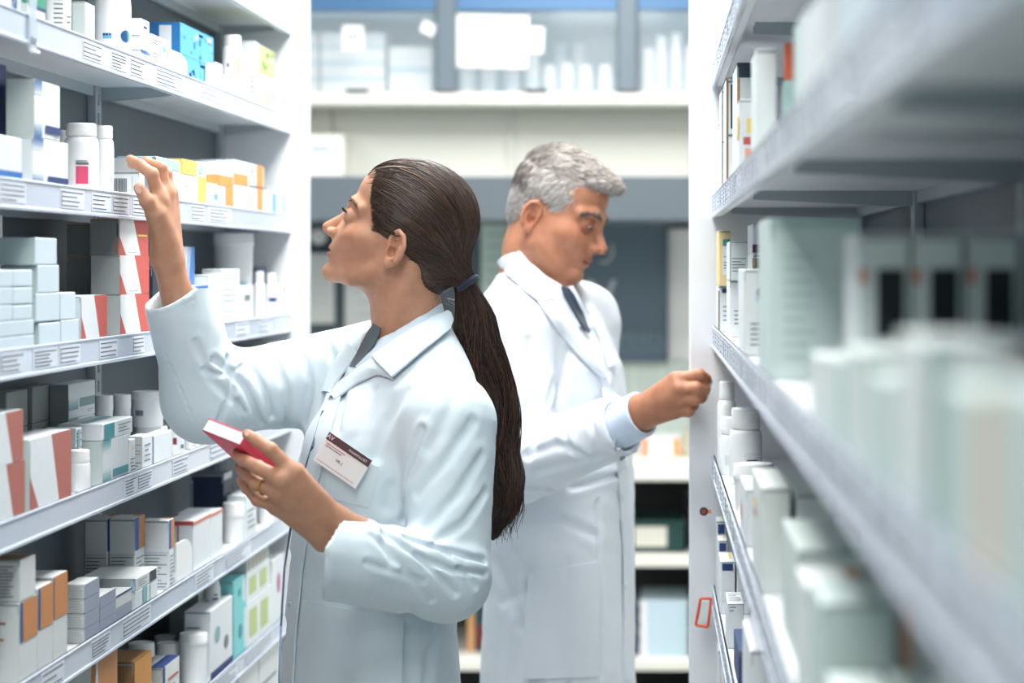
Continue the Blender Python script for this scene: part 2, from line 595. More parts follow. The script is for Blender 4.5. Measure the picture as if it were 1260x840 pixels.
def Lc(k, p0, p1, yt, label, s=.006, z0=None, group=None, kind='bottle', name='pill_bottle', **kw):
    """round container on left shelf k between px p0 and p1"""
    s = max(s, .0055)
    pc = (p0 + p1) / 2
    r = .02
    for _ in range(6):
        d = FPX * (LA + s + r) / (VX - pc)
        r = (p1 - p0) / 2 * d / FPX
    r = min(r, (LB - .0115 - LA - s) / 2)
    d = FPX * (LA + s + r) / (VX - pc)
    z = z0 if z0 is not None else ltop(k) + .0004
    h = min(zpx(yt, d) - z, lz(k - 1) - .001 - z)
    bottle(name, -LA - s - r, d, z, r, h, label, group, kind, cat='tub' if kind == 'tub' else 'bottle', **kw)
    return z + h + .0004

# ------------------------------------------------------------------ left unit, top visible shelf (1)
Lb(1, -30, -14, 12, -60, 'white carton at the far left of the upper left shelf, cut by the photo edge', WHITE, LN('A', .1, .8, .2, .5, 4))
Lb(1, 6, 12, 27, -40, 'white carton with a navy pattern, leftmost on the upper left shelf', WHITE,
   [D('A', .15, .55, .1, .75, NAVY)] + [D('A', .2 + .1 * i, .26 + .1 * i, .15 + .12 * (i % 3), .3 + .12 * (i % 3), LBLUE) for i in range(3)], w=.05)
Lb(1, 28, 33, 56, -26, 'green and white carton beside the clear price flag', WHITE,
   [D('A', 0, 1, .42, 1, GREEN), D('A', .1, 1, .36, .43, NAVY), D('N', 0, 1, .42, 1, GREEN)], w=.05)
Lc(1, 57, 87, -50, 'large white bottle with lines of dark print on the upper left shelf', lab=[(-95, -55, v / 8, v / 8 + .03, INK) for v in range(1, 8)] + [(-35, -10, .3, .33, INK), (-35, -15, .15, .18, INK)])
Lb(1, 88, 105, 117, 2, 'pale grey-green carton beside the tub with the blue oval', PALEG, [D('A', .42, .46, 0, 1, GREYC), D('T', 0, 1, .5, .52, GREYC)])
t1 = Lc(1, 118, 161, -30, 'big white tub with a blue and green oval badge on the upper left shelf', kind='bottle', name='supplement_tub', neck=.8, caph=.22,
   lab=[(-110, -80, .28, .42, SKYB), (-110, -84, .36, .42, NAVY)] + [(-52 + 3 * i, -49 + 3 * i, .36 - .15 * math.sqrt(max(0, 1 - ((i - 5.5) / 6) ** 2)), .36 + .15 * math.sqrt(max(0, 1 - ((i - 5.5) / 6) ** 2)), M('#17598c', .5) if i < 8 else M('#6ba884', .5)) for i in range(12)])
za = Lb(1, 158, 173, 184, 62, 'small white carton with a blue edge, bottom of the low stack by the blue cartons', WHITE, [D('A', 0, 1, .86, .96, BLUE), *LN('A', .1, .8, .2, .6, 3)], w=.03)
zb2 = Lb(1, 158, 173, 184, 44, 'small white carton in the middle of the low stack by the blue cartons', WHITE, [D('A', 0, .8, .02, .1, BLUE), *LN('A', .1, .8, .3, .7, 3)], w=.03, z0=za)
Lb(1, 158, 173, 184, 22, 'small white carton topping the low stack by the blue cartons', WHITE, [D('A', .3, .7, .5, .62, NAVY), *LN('A', .1, .8, .2, .4, 2)], w=.03, z0=zb2)
Lb(1, 178, 186.5, 206, 41, 'white carton with a small blue mark in front of the blue cartons', WHITE, [D('A', .7, .85, .6, .75, SKYB), *LN('A', .1, .6, .1, .5, 4), *LN('A', .1, .6, .7, .9, 2)], w=.022, s=.004)
def bluebox(seed):
    rr = random.Random(seed)
    dec = [D('N', 0, 1, 0, 1, M('#1e6fae', .5)), D('N', .5, .8, .12, .9, WHITE), D('A', 0, 1, 0, 1, M('#55a5d3', .45))]
    for i in range(46):
        u, v = rr.uniform(0, .93), rr.uniform(0, .9)
        dec.append(D('A', u, u + rr.uniform(.03, .07), v, min(1, v + rr.uniform(.05, .25)), M(rr.choice(('#2b7fb8', '#7fc0e2', '#3f94c8', '#a5d4ea', '#1f6aa5')), .45)))
    for i in range(4):
        dec.append(D('A', .05 + .25 * i, .17 + .25 * i, .8 - .03 * (i % 2), .9, WHITE))
    return dec
zl = Lb(1, 196, 222, 264, 66, 'blue sky-patterned carton, lower of the pair on the upper left shelf', M('#3f90c6', .5), bluebox(4), w=.06, s=.026)
Lb(1, 188, 221, 262, 27, 'blue sky-patterned carton, upper of the pair, white panel on its end', M('#3f90c6', .5), bluebox(7), w=.066, s=.026, z0=zl)
def divider(px0, px1, ytop, k, label):
    """rounded white plastic divider tongue standing at the shelf front"""
    d0, d1 = FPX * (LA + .01) / (VX - px0), FPX * (LA + .01) / (VX - px1)
    wd = (d1 - d0) * .9
    h = zpx(ytop, (d0 + d1) / 2) - ltop(k)
    pts = [(-wd / 2, 0), (wd / 2, 0)] + [(wd / 2 * math.cos(a), h * .55 + h * .45 * math.sin(a)) for a in [i * math.pi / 2 / 8 for i in range(9)]] + [(-wd / 2, h)]
    m = MB()
    n = len(pts)
    vs = [(.0015, u, v) for (u, v) in pts] + [(-.0015, u, v) for (u, v) in pts]
    m.mesh(vs, [tuple(range(n)), tuple(range(2 * n - 1, n - 1, -1))] + [(i, i + n, (i + 1) % n + n, (i + 1) % n) for i in range(n)], CAPM)
    m.box((-.012, -wd / 2, 0), (.0015, wd / 2, .002), CAPM)
    o = m.build('shelf_divider', None, (-LA - .0095, (d0 + d1) / 2, ltop(k) + .0003))
    tag(o, label, 'divider')
    return o
divider(206, 230, 65, 1, 'rounded white divider tongue below the blue cartons')
Lb(1, 262, 265, 274, 76, 'narrow white carton right of the blue cartons', WHITE, [], w=.018)
zz = Lb(1, 274, 278, 299, 92, 'white carton under the white bottle on the upper left shelf', WHITE, LN('A', .1, .8, .3, .7, 3), w=.06)
Lc(1, 274, 298, 44, 'white pill bottle standing on a carton on the upper left shelf', z0=zz, s=.002, neck=.8, lab=[(-60, -30, .1, .9, LGREEN), (-110, -95, .4, .6, INK)])
zz = Lb(1, 297, 305, 318, 80, 'white carton below the pale grey one on the upper left shelf', WHITE, LN('A', .1, .8, .3, .8, 4), w=.07)
Lb(1, 297, 313, 319, 50, 'pale grey carton stacked left of the green floral one', PALEG, [], w=.05, z0=zz)
zz = Lb(1, 318, 320, 342, 90, 'white carton under the green floral one', WHITE, [D('A', .3, .45, .1, .5, LGREEN), *LN('A', .5, .9, .3, .8, 4)], w=.07)
rr = random.Random(2)
Lb(1, 318, 320, 338, 55, 'green floral carton at the far end of the upper left shelf', LGREEN,
   [MARK('A', rr.uniform(.15, .85), rr.uniform(.15, .85), .08, M(rr.choice(('#7d9a4e', '#e5ead2', '#94a860')), .5)) for i in range(12)], w=.06, z0=zz)
Lb(1, 342, 343, 349, 84, 'slim white carton last on the upper left shelf', WHITE, [D('A', .3, .6, 0, 1, M('#dfe8c8', .5))], w=.06)
# highest shelf (0)
Lb(0, 300, 308, 326, -8, 'white carton with a navy flourish on the highest left shelf', WHITE, [P('A', [(.1, .2), (.5, 0), (.95, .02), (.6, .5), (.2, .8)], NAVY)], w=.06)
Lb(0, 326, 327, 349, -26, 'white carton at the far end of the highest left shelf', WHITE, LN('A', .1, .8, .3, .7, 3), w=.08)

# ------------------------------------------------------------------ shelf 2
def bb(hb, extra=()):
    return GRAD('A', 0, .28, 0, .28, '#3d669e', '#e4e8e8', 5) + GRAD('A', 0, .28, .75, 1, '#e4e8e8', '#3d669e', 5) + [D('A', .4, .98, .1, .24, NAVY), *LN('A', .72, .95, .02, .08, 2)] + list(extra)
Lb(2, -26, -8, 8, 160, 'dark navy carton behind the white ones at the left photo edge', NAVY, [], s=.05, w=.05, h=.15)
zz = Lb(2, -24, -3, 27, 165, 'white carton with a bright blue foot stripe at the left photo edge', WHITE, [D('A', 0, 1, .06, .26, BLUE), D('N', 0, 1, .06, .26, BLUE)], s=.004, w=.045)
zz = Lb(2, 27, 40, 84, 168, 'white carton with a navy band, lower of the pair beside the pink-label bottle', WHITE, bb(1), w=.03)
Lb(2, 9, 42, 74, 97, 'white carton with a pale green end, stacked on top beside the pink-label bottle', WHITE, [D('N', 0, 1, 0, 1, PALEG)] + bb(1), w=.034, z0=zz)
Lc(2, 72, 84, 160, 'small white bottle mostly hidden behind the pink-label bottle', s=.07)
Lc(2, 79, 121, 152, 'white pill bottle with a pink label on its front', s=.010, neck=.80, caph=.17,
   lab=[(-92, -52, .08, .58, PINK), (-92, -50, .62, .66, INK), (-92, -52, .68, .70, INK), (-92, -56, .72, .74, LINE)])
Lc(2, 117, 140, 155, 'white pill bottle right behind the pink-label bottle', s=.008, neck=.78, caph=.17, lab=[(-40, -20, .2, .5, M('#dfe4ea', .5))])
zz = Lb(2, 136, 172, 178, 213, 'white carton with a barcode under the woman\'s reaching fingers', WHITE, [*BAR('N', .1, .62, .28, .8), D('N', .1, .6, .16, .22, LINE), D('N', .78, .79, .1, .9, LINE), D('N', 0, 1, .02, .06, PINK)], w=.05, s=.004)
Lb(2, 136, 172, 190, 194, 'flat grey carton lying above the barcode carton', GREYC, [], w=.05, z0=zz, s=.004)
bl = [D('A', .05, .4, .1, .35, SKYB), *LN('A', .5, .95, .1, .45, 4, SKYB)]
zz = Lb(2, 178, 191, 221, 206, 'pale blue carton under a lidded one beside the reaching hand', PALEB, bl, w=.05, s=.004)
Lb(2, 172, 192, 221, 192, 'flat pale blue carton with a folded lid beside the reaching hand', LBLUE, [D('N', .9, 1, .2, .9, LINE)], w=.06, z0=zz, s=.003)
ye = [D('A', .66, .98, 0, 1, YELLOW), *LN('A', .15, .5, .3, .7, 3, M('#e7c3b0', .5))]
zz = Lb(2, 218, 221, 254, 213, 'white carton with a yellow end stripe on the second left shelf', WHITE, ye, w=.06)
Lb(2, 216, 224, 254, 195, 'yellow and white carton stacked above the yellow-striped one', WHITE, [D('A', 0, .58, 0, 1, YELLOW), D('N', 0, 1, 0, 1, YELLOW), MARK('A', .75, .5, .3, LBLUE, .4)], w=.06, z0=zz)
og = [D('A', .68, 1, 0, 1, ORANGE), MARK('A', .32, .5, .14, SKYB, .6), MARK('A', .36, .55, .07, ORANGE, .6)]
zz = Lb(2, 250, 255, 287, 225, 'white carton with an orange end, lower left of four', WHITE, og, w=.06)
ot = [D('A', 0, 1, 0, .42, ORANGE), D('N', .4, 1, 0, .42, ORANGE)]
Lb(2, 255, 268, 286, 197, 'grey and orange carton stacked, upper left of four', WHITE, ot, w=.05, z0=zz)
zz = Lb(2, 285, 287.5, 323, 226, 'white carton with an orange end, lower right of four', WHITE, [D('A', .8, 1, 0, 1, ORANGE), D('A', .1, .5, .3, .6, M('#dfe4f0', .5))], w=.06)
Lb(2, 284, 287, 325, 196, 'white carton with orange foot and end, upper right of four', WHITE, [D('A', 0, .45, 0, .45, ORANGE), D('A', .74, .96, 0, 1, ORANGE), D('A', .5, 1, 0, .05, NAVY), *LN('A', .5, .7, .4, .8, 3)], w=.06, z0=zz)
Lb(2, 322, 324, 339.5, 234, 'small white carton with a light blue end stripe, near the white end panel', WHITE, [D('A', .72, 1, .05, .95, SKYB), *LN('A', .2, .5, .3, .8, 3, CREAM)], w=.05)
Lb(2, 339, 340.5, 350, 238, 'small white carton last on the second left shelf', WHITE, [D('A', .7, 1, .05, .95, LBLUE)], w=.05)

# ------------------------------------------------------------------ shelf 3
Lc(3, -18, 5, 261, 'white bottle at the left photo edge above pale blue cartons', s=.1)
G3 = 'plain pale blue cartons stacked at the left photo edge'
pb = M('#cbdbe4', .6)
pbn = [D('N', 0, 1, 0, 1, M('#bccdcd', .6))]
ser = [D('N', .1 + .1 * i, .13 + .1 * i, .96, 1.0, M('#7d8c8e', .7)) for i in range(8)]
z3 = Lb(3, 40, 48, 74.5, 398, 'plain pale blue carton, bottom row left of the white and red boxes', pb, pbn, w=.045)
z3b = Lb(3, 73, 75, 97, 394, 'plain pale blue carton, bottom row, touching the white and red box', pb, pbn, w=.045)
z3 = Lb(3, 40, 44, 73.5, 361, 'plain pale blue carton, middle row left of the white and red boxes', pb, pbn, w=.045, z0=max(z3, z3b))
Lb(3, 70, 74, 93, 360, 'plain pale blue carton, middle row, nearest the white and red box', pb, pbn, w=.045, z0=max(z3, z3b) if False else z3b)
z4 = Lb(3, 30, 46, 73, 326, 'plain pale blue carton, second from the top of its pile', pb, pbn + ser, w=.045, z0=z3)
Lb(3, 0, 43, 70, 292, 'plain pale blue carton topping the pile, greenish end to the viewer', pb, pbn + ser, w=.055, z0=z4)
# the near pile: rows of low cartons
zr = None
for i, yt in enumerate((416, 396)):
    zr = Lb(3, -40, -2, 42, yt, 'long low pale blue carton, %s at the left photo edge' % ('lowest' if i == 0 else 'second lowest'), pb, [], w=.05, z0=zr, s=.004)
zs = zr
for i, yt in enumerate((376, 354, 332)):
    nm = ('lower', 'middle', 'upper')[i]
    zn = Lb(3, -20, -6, 15.5, yt, 'short pale blue carton, %s one at the very photo edge' % nm, pb, [], w=.05, z0=zs, s=.006)
    Lb(3, 14, 16, 40, yt, 'short pale blue carton, %s one of the column beside the tall pile' % nm, pb, [], w=.05, z0=zs, s=.006)
    zs = zn
rw = lambda: [P('A', [(.0, 0), (.5, 0), (.0, .55)], RED), P('A', [(.72, 0), (1, 0), (1, 1), (.48, 1)], RED), P('A', [(0, .55), (.22, 0), (.72, 0), (.48, 1), (0, 1)], WHITE), *LN('A', .3, .62, .05, .1, 1)]
rwt = rw() + [D('A', .62, .95, .55, .6, YELLOW), D('A', .62, .95, .62, .67, YELLOW)]
gn = [D('N', 0, 1, 0, 1, M('#7d8484', .6)), D('N', .0, 1, .96, 1, BROWN), D('N', .9, .97, .02, .4, BROWN), D('N', .93, .97, .5, .95, INK)]  # near end painted grey to carry its shade, with brown printed edges
Lb(3, 99, 99.5, 131, 364, 'white and red diagonal carton standing in front at shelf edge', WHITE, rw(), w=.05, s=.004)
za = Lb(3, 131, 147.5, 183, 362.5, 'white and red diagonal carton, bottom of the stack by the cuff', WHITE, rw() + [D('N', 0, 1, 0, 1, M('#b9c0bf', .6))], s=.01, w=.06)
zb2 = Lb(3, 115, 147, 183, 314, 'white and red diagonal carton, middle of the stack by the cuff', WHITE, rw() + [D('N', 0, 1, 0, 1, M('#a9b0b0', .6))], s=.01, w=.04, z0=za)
Lb(3, 116, 146, 182, 265, 'white and red diagonal carton, top of the stack by the wrist', WHITE, rwt + gn, s=.01, w=.04, z0=zb2)
zq = Lb(3, 88, 120, 154, 362, 'red carton with a shade-darkened end, lowest in the row behind the white and red stack', DRED, gn, s=.071, w=.028, h=za - ltop(3) - .001)
zq = Lb(3, 88, 120, 154, 318, 'red carton with a shade-darkened end, middle in the row behind the white and red stack', DRED, gn, s=.053, w=.044, z0=max(za, zq), h=zb2 - za - .001)
Lb(3, 88, 120, 154, 266, 'red carton with a shade-darkened end, top in the row behind the white and red stack', DRED, gn, s=.053, w=.044, z0=max(zb2, zq), h=.044)
Lb(3, 184, 188, 206, 345, 'made-up dark carton standing in for the shaded gap behind the raised wrist', M('#22303e', .5), [], w=.06, s=.03, h=.10)  # near-black filler carton, painted shade for an empty gap
zb2 = Lb(3, 212, 226, 256, 352, 'blue and white carton below, just right of the raised sleeve', WHITE, [D('A', .45, 1, 0, 1, BLUE), MARK('A', .6, .5, .15, NAVY), MARK('A', .2, .7, .12, NAVY, .6)], w=.05)
Lb(3, 212, 222, 239, 303, 'blue and white carton standing above, just right of the raised wrist', M('#d8e2ee', .5), [P('A', [(.3, 0), (1, 0), (1, 1), (.6, 1)], M('#4b7cc0', .5)), P('A', [(.3, 0), (.55, .0), (.75, 1), (.6, 1)], M('#a9c3e4', .5))], w=.05, z0=zb2, s=.02)
Lb(3, 250, 257, 272, 338, 'white carton with a pale round mark left of the big white tub', WHITE, [MARK('A', .5, .45, .3, M('#eadfd8', .5), .8)], w=.05)
Lb(3, 270, 273, 295, 331, 'tall white carton in front of the big white tub', WHITE, LN('A', .1, .8, .1, .9, 8, M('#d7d9da', .6)), w=.035)
Lc(3, 262, 312, 287, 'big white screw-top tub behind the small white bottles', s=.042, kind='tub', name='screw_top_tub', caph=.14, lab=[(-60, -35, .2, .55, LBLUE)])
Lb(3, 293, 296, 312, 352, 'white carton right in front of the big tub', WHITE, [D('A', .3, .7, .6, .75, LINE)], w=.03)
Lc(3, 312, 326, 334, 'slim white bottle with a red stripe right of the big tub', s=.006, lab=[(-60, -45, .0, 1, M('#e58a80', .5))])
Lc(3, 326, 341, 336, 'white bottle with a dark blue label line on the third left shelf', s=.006, lab=[(-100, -20, .55, .75, M('#17457a', .5)), (-80, -60, .15, .25, SKYB)])
Lb(3, 341, 346.5, 353, 344, 'white carton with a pink dot last on the third left shelf', WHITE, [MARK('A', .4, .75, .1, PINK)], w=.025)
Lb(3, 306, 319, 327, 329, 'dark blue carton behind the white bottles near the end panel', M('#14365e', .5), [], w=.03, s=.04, h=.1)

# ------------------------------------------------------------------ shelf 4
Lrw = lambda: [P('A', [(0, 0), (.32, 0), (.0, .55)], DRED), P('A', [(.70, 0), (1, 0), (1, 1), (.5, 1)], DRED), P('A', [(0, .5), (.22, 0), (.70, 0), (.5, 1), (0, 1)], WHITE)]
za = Lb(4, -60, -18, 30, 579, 'white and brick-red carton, lower one at the left photo edge', WHITE, Lrw(), w=.05, s=.004)
Lb(4, -60, -18, 28, 513, 'white and brick-red carton, upper one at the left photo edge', WHITE, Lrw(), w=.05, s=.004, z0=za)
Lb(4, 30, 36, 87, 541, 'white and brick-red carton standing left of a small white bottle', WHITE, Lrw() + [D('N', 0, 1, 0, 1, PALEG), *[D('N', .1, .8, .5 + .05 * i, .53 + .05 * i, INK) for i in range(8)]], s=.004, w=.045)
Lc(4, 84, 111, 553, 'small white pill bottle in front of teal-banded cartons', s=.002, neck=.86, caph=.28)
tg = lambda: [D('N', 0, 1, 0, 1, M('#8a9190', .6)), *GRAD('A', 0, .34, .25, .55, '#5f9fa6', '#e4e8e8', 5), D('A', .4, .98, .3, .55, M('#7d9c9a', .5)), *LN('A', .7, .95, .1, .2, 2)]  # grey near end: shade of the camera-facing side put into the colour
tg2 = lambda: [D('N', 0, 1, 0, 1, M('#8a9190', .6)), *GRAD('A', 0, .34, .6, 1, '#e4e8e8', '#5f9fa6', 5), D('A', .4, .98, .12, .25, TEAL), *LN('A', .7, .95, .03, .1, 2)]  # same shaded grey on the near end
za = Lb(4, 64, 84, 117, 490, 'white teal-banded carton, lower of the tall pair by the slotted upright', WHITE, tg2(), w=.026, s=.08, h=.083)
Lb(4, 66, 84, 117, 448, 'white teal-banded carton, upper of the tall pair by the slotted upright', WHITE, tg(), w=.026, s=.08, z0=za, h=.05)
GN4 = 'grey carton ends behind the teal-banded pair'
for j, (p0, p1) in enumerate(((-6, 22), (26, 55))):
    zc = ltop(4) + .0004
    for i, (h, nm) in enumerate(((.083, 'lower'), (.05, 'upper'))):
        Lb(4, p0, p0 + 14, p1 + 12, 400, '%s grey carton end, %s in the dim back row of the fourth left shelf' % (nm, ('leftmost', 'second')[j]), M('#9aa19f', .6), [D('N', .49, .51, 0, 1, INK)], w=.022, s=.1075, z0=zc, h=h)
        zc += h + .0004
zf = Lb(4, 84, 93, 101, 556, 'flat white carton under the barcode carton on the fourth left shelf', WHITE, [*LN('N', .2, .9, .2, .8, 2, INK)], w=.045, s=.03, h=.055)
Lb(4, 30, 93, 101, 527, 'flat white carton with a dark barcode on its end, fourth left shelf', WHITE, [D('N', 0, 1, 0, 1, M('#b8bfbd', .6)), *BAR('N', .15, .5, .2, .7), D('A', .2, .6, 0, .9, TEAL2), *LN('A', .1, .9, .3, .8, 3, INK)], w=.045, s=.03, z0=zf)
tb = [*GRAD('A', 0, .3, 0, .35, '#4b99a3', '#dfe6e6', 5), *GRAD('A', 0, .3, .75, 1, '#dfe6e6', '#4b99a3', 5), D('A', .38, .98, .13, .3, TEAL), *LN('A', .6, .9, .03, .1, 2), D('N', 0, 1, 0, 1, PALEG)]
zf = Lb(4, 108, 126, 158, 543, 'white carton with teal bands under the flat teal-labelled one', WHITE, tb, w=.04, s=.004)
Lb(4, 106, 126, 163, 522, 'flat white carton with a teal panel lying on the teal-banded one', WHITE, [D('A', .05, .38, .05, .95, TEAL), *LN('A', .5, .92, .2, .8, 3), D('T', .4, .6, .1, .9, TEAL2)], w=.062, s=.003, z0=zf)
Lb(4, 152, 159.5, 166.5, 541, 'small white carton with orange marks beside the teal-banded one', WHITE, [*LN('A', .1, .9, .1, .5, 4, INK), MARK('A', .5, .75, .08, ORANGE)], w=.03, s=.003)
Lc(4, 116, 139, 486, 'white lidded tub in the back, left of two before the grey panel', s=.075, kind='tub', name='lidded_tub', lab=[(-100, -40, .3, .6, GREYC)])
Lc(4, 139, 161, 485, 'white lidded tub in the back, right of two before the grey panel', s=.071, kind='tub', name='lidded_tub')
zt_ = Lc(4, 168, 206, 524, 'lower wide white tub under the tall white tub', s=.03, kind='tub', name='lidded_tub', caph=.3)
Lc(4, 163, 202, 481, 'tall white lidded tub stacked on another tub by the sleeve', s=.032, kind='tub', name='lidded_tub', z0=zt_, lab=[(-130, -95, .4, .7, LINE)])
Lb(4, 166, 175, 187, 537, 'small grey printed carton below the tall white tub', WHITE, [D('N', 0, 1, 0, 1, GREYC), *LN('N', .1, .9, .1, .8, 8, M('#8a6d6d', .6)), *LN('A', .2, .8, .2, .8, 4)], w=.022, s=.003)
Lb(4, 185, 188, 211, 536, 'white carton at the shelf edge beneath the raised sleeve', WHITE, [D('A', 0, .03, 0, 1, BLUE)], w=.022, s=.003)
Lc(4, 209, 227, 512, 'white bottle with a maroon label under the raised sleeve', s=.004, lab=[(-110, -80, .4, .75, M('#7d2f3c', .5)), (-50, -20, .2, .4, LINE)])
Lc(4, 200, 216, 500, 'white bottle behind the maroon-labelled one', s=.075, lab=None)
Lc(4, 227, 246, 520, 'white bottle with a pale yellow label under the raised elbow', s=.004, lab=[(-90, -30, .4, .7, M('#f0ead2', .5)), (-80, -50, .1, .2, M('#efc0b0', .5))])
Lc(4, 222, 246, 492, 'white tub behind the bottles under the raised elbow', s=.062, kind='tub', name='lidded_tub')
for i, (a, b, y) in enumerate(((249, 268, 512), (269, 290, 506), (291, 312, 500))):
    Lb(4, a - 2, a, b, y, 'white carton under the raised arm, %s behind the red box' % ('left', 'middle', 'right')[i], WHITE, LN('A', .1, .8, .2, .7, 4), w=.05)
# far goods seen over the raised upper arm (they stand on shelf 4 too)
Lb(4, 270, 312.5, 330, 430, 'white carton with round marks seen just above the raised upper arm', WHITE, [MARK('A', .5, .8, .08, LINE), MARK('A', .8, .8, .08, LINE), D('N', .3, .7, .7, .8, SKYB)], w=.07)
Lb(4, 328, 330.5, 351, 422, 'white carton with dark round marks beside the end panel', WHITE, [MARK('A', .3, .8, .1, LINE, .6), MARK('A', .75, .82, .1, LINE, .6)], w=.07)

# ------------------------------------------------------------------ shelf 5
ob = lambda b: [D('A', 0, .14, .5, 1, M('#2a5a96', .5)) if b else D('A', 0, .04, .5, 1, NAVY), D('A', .16 if b else .05, .98, .5, 1, BRORANGE), *LN('N', .1, .7, .5, .8, 3, BROWN)]
low = None
for i, (pa, pb_, yt, b) in enumerate(((24, 46, 742, 1), (46.3, 65, 724, 1), (65.3, 83, 710, 0))):
    zc = Lb(5, -10, pa, pb_, yt, 'white carton with orange band, %s of three on the fifth left shelf' % ('nearest', 'middle', 'farthest')[i], PAPER, ob(b), w=.055, s=.004)
    if i == 0: low = zc
Lb(5, -10, 25, 44, 690, 'small white carton with an open curved flap atop the orange-banded row', PAPER, [*LN('N', .3, .8, .1, .9, 10, INK), D('T', .05, .95, .1, .9, BROWN)], w=.04, z0=low, s=.006)
zc = ltop(5) + .0004
gl = [D('A', 0, 1, 0, 1, M('#9aa3b6', .5)), *LN('N', .05, .92, .05, .95, 8, LINE, 5, .2)]
for i, nm in enumerate(('bottom', 'second', 'third', 'top')):
    Lb(5, 80, 104, 122, 700, 'small grey-sided printed carton, %s of the stack of four' % nm, PAPER, gl, w=.028, z0=zc, h=.0192, s=.006)
    zc += .0196
zc = ltop(5) + .0004
for i, nm in enumerate(('lower', 'middle', 'upper')):
    Lb(5, 116, 122.6, 142, 700, 'grey-sided printed carton, %s one behind the stack of four' % nm, PAPER, gl, w=.028, z0=zc, h=.0165, s=.006)
    zc += .0169
zc = ltop(5) + .0004
for i, nm in enumerate(('lower', 'upper')):
    Lb(5, 138, 142.6, 162, 700, 'low printed carton with a navy seam, %s of two before the flat box' % nm, PAPER, (gl if i == 0 else [D('A', 0, 1, .85, 1, NAVY), *LN('N', .1, .9, .3, .8, 3, INK)]), w=.028, z0=zc, h=.019, s=.006)
    zc += .0194
zw = Lb(5, 160, 167, 194, 735, 'white carton lying under the wide flat box', WHITE, [D('A', .3, .5, 0, 1, TEAL2), D('A', .62, .64, 0, 1, LINE)], w=.06, s=.004, h=.028)
Lb(5, 90, 167, 194, 712, 'wide flat grey-white box with a dark square on its side', PAPER, [D('N', 0, 1, 0, 1, GREYC), P('N', [(.85, 0), (1, 0), (.95, 1)], LBLUE), D('A', .62, .92, .1, .95, INK), *LN('A', .1, .5, .2, .8, 3)], w=.085, s=.004, z0=zw)
def tallp(blue=True):
    return [*LN('N', .06, .92, .02, .52, 11, LINE, 4, .3), D('N', 0, 1, .53, .535, LINE), D('A', 0, .4, .58, 1, M('#2a56a0', .5)), D('A', .4, 1, .58, 1, BRORANGE), *LN('A', .1, .9, .05, .5, 8), D('T', .7, .95, .6, .95, BRORANGE)]
zs5 = ltop(5) + .0004
Lb(5, 176, 208, 214, 640, 'tall white carton with blue and orange corner at the shelf front', WHITE, tallp(), w=.042, s=.004)
Lb(5, 134, 166, 178, 640, 'tall grey carton with an orange corner, right of the two in the back', PAPER, tallp(), w=.039, s=.043, z0=zs5, h=.117)
Lb(5, 101, 132, 145, 642, 'tall grey carton with an orange corner, left of the two in the back', PAPER, tallp(), w=.034, s=.0835, z0=zs5, h=.117)
divider(215, 236, 664, 5, 'rounded white divider tongue before the red-edged cartons')
re_ = [D('T', 0, 1, 0, .06, RED), D('A', 0, 1, .93, 1, M('#dd8a78', .5)), D('N', .48, .52, 0, .95, M('#a5483f', .5)), D('N', 0, 1, .93, 1, RED)]
Lb(5, 216, 238, 259, 642, 'white carton with red edges, nearer of the two behind the divider', WHITE, re_, w=.05, s=.012)
Lb(5, 216, 259.5, 274, 632, 'white carton with red edges, farther of the two behind the divider', WHITE, re_, w=.06, s=.012)
Lb(5, 228, 275, 285, 583, 'dark navy box standing at the back behind the red-edged cartons', M('#101f3c', .45), [D('N', .04, .07, .5, .9, GREYC), D('A', 0, 1, .9, 1, GREYC)], w=.06, s=.046)
Lc(5, 274, 300, 618, 'low white tub left of two in the gap under the holding hand', s=.004, kind='tub', name='lidded_tub', caph=.35)
Lb(5, 300, 303, 316, 610, 'white carton under the holding hand on the fifth left shelf', WHITE, LN('A', .1, .8, .2, .7, 4), w=.036)
Lc(5, 317, 338, 604, 'low white tub right of two in the gap under the holding hand', s=.004, kind='tub', name='lidded_tub', caph=.35)
Lb(5, 337, 339.5, 351, 590, 'white carton last on the fifth left shelf near the coat front', WHITE, LN('A', .1, .8, .2, .7, 4), w=.07)

# ------------------------------------------------------------------ shelf 6
Lb(6, 84, 117, 144, 800, 'white carton with a wide orange face at the bottom photo edge', PAPER, [D('A', .0, 1, 0, 1, BRORANGE), D('A', 0, .1, 0, 1, PAPER), D('T', 0, 1, 0, 1, BROWN), D('N', .9, 1, 0, 1, BRORANGE)], w=.05, s=.006)
Lb(6, 145, 165, 186, 815, 'low orange-brown carton at the bottom photo edge', BROWN, [D('A', 0, 1, 0, 1, M('#d39245', .5)), D('T', 0, 1, 0, 1, M('#a87a42', .5)), D('T', .3, .32, 0, 1, BROWN), D('T', .6, .62, 0, 1, BROWN)], w=.05, s=.006)
Lb(6, 186, 200, 221, 822, 'white carton with a navy top beside the orange-brown one', PAPER, [D('T', .5, 1, 0, 1, NAVY), D('A', 0, .12, 0, 1, NAVY), *LN('A', .3, .9, .2, .8, 4, RED), D('N', 0, 1, 0, .7, CREAM)], w=.04, s=.006)
Lc(6, 158, 190, 790, 'white tub behind the low cartons, leftmost of four', s=.06, kind='tub', name='lidded_tub', caph=.3)
Lc(6, 190, 216, 782, 'white tub in the back, second of four at bottom left', s=.092, kind='tub', name='lidded_tub', caph=.3)
Lc(6, 193, 222, 790, 'white tub third of four at bottom left', s=.053, kind='tub', name='lidded_tub', caph=.3)
Lc(6, 221, 255, 778, 'tall white tub at the shelf front, rightmost of four at bottom left', s=.003, kind='tub', name='lidded_tub', caph=.2)
gb = [D('N', 0, 1, 0, 1, M('#9aa2a2', .6)), *LN('N', .1, .8, .3, .6, 4, LINE)]
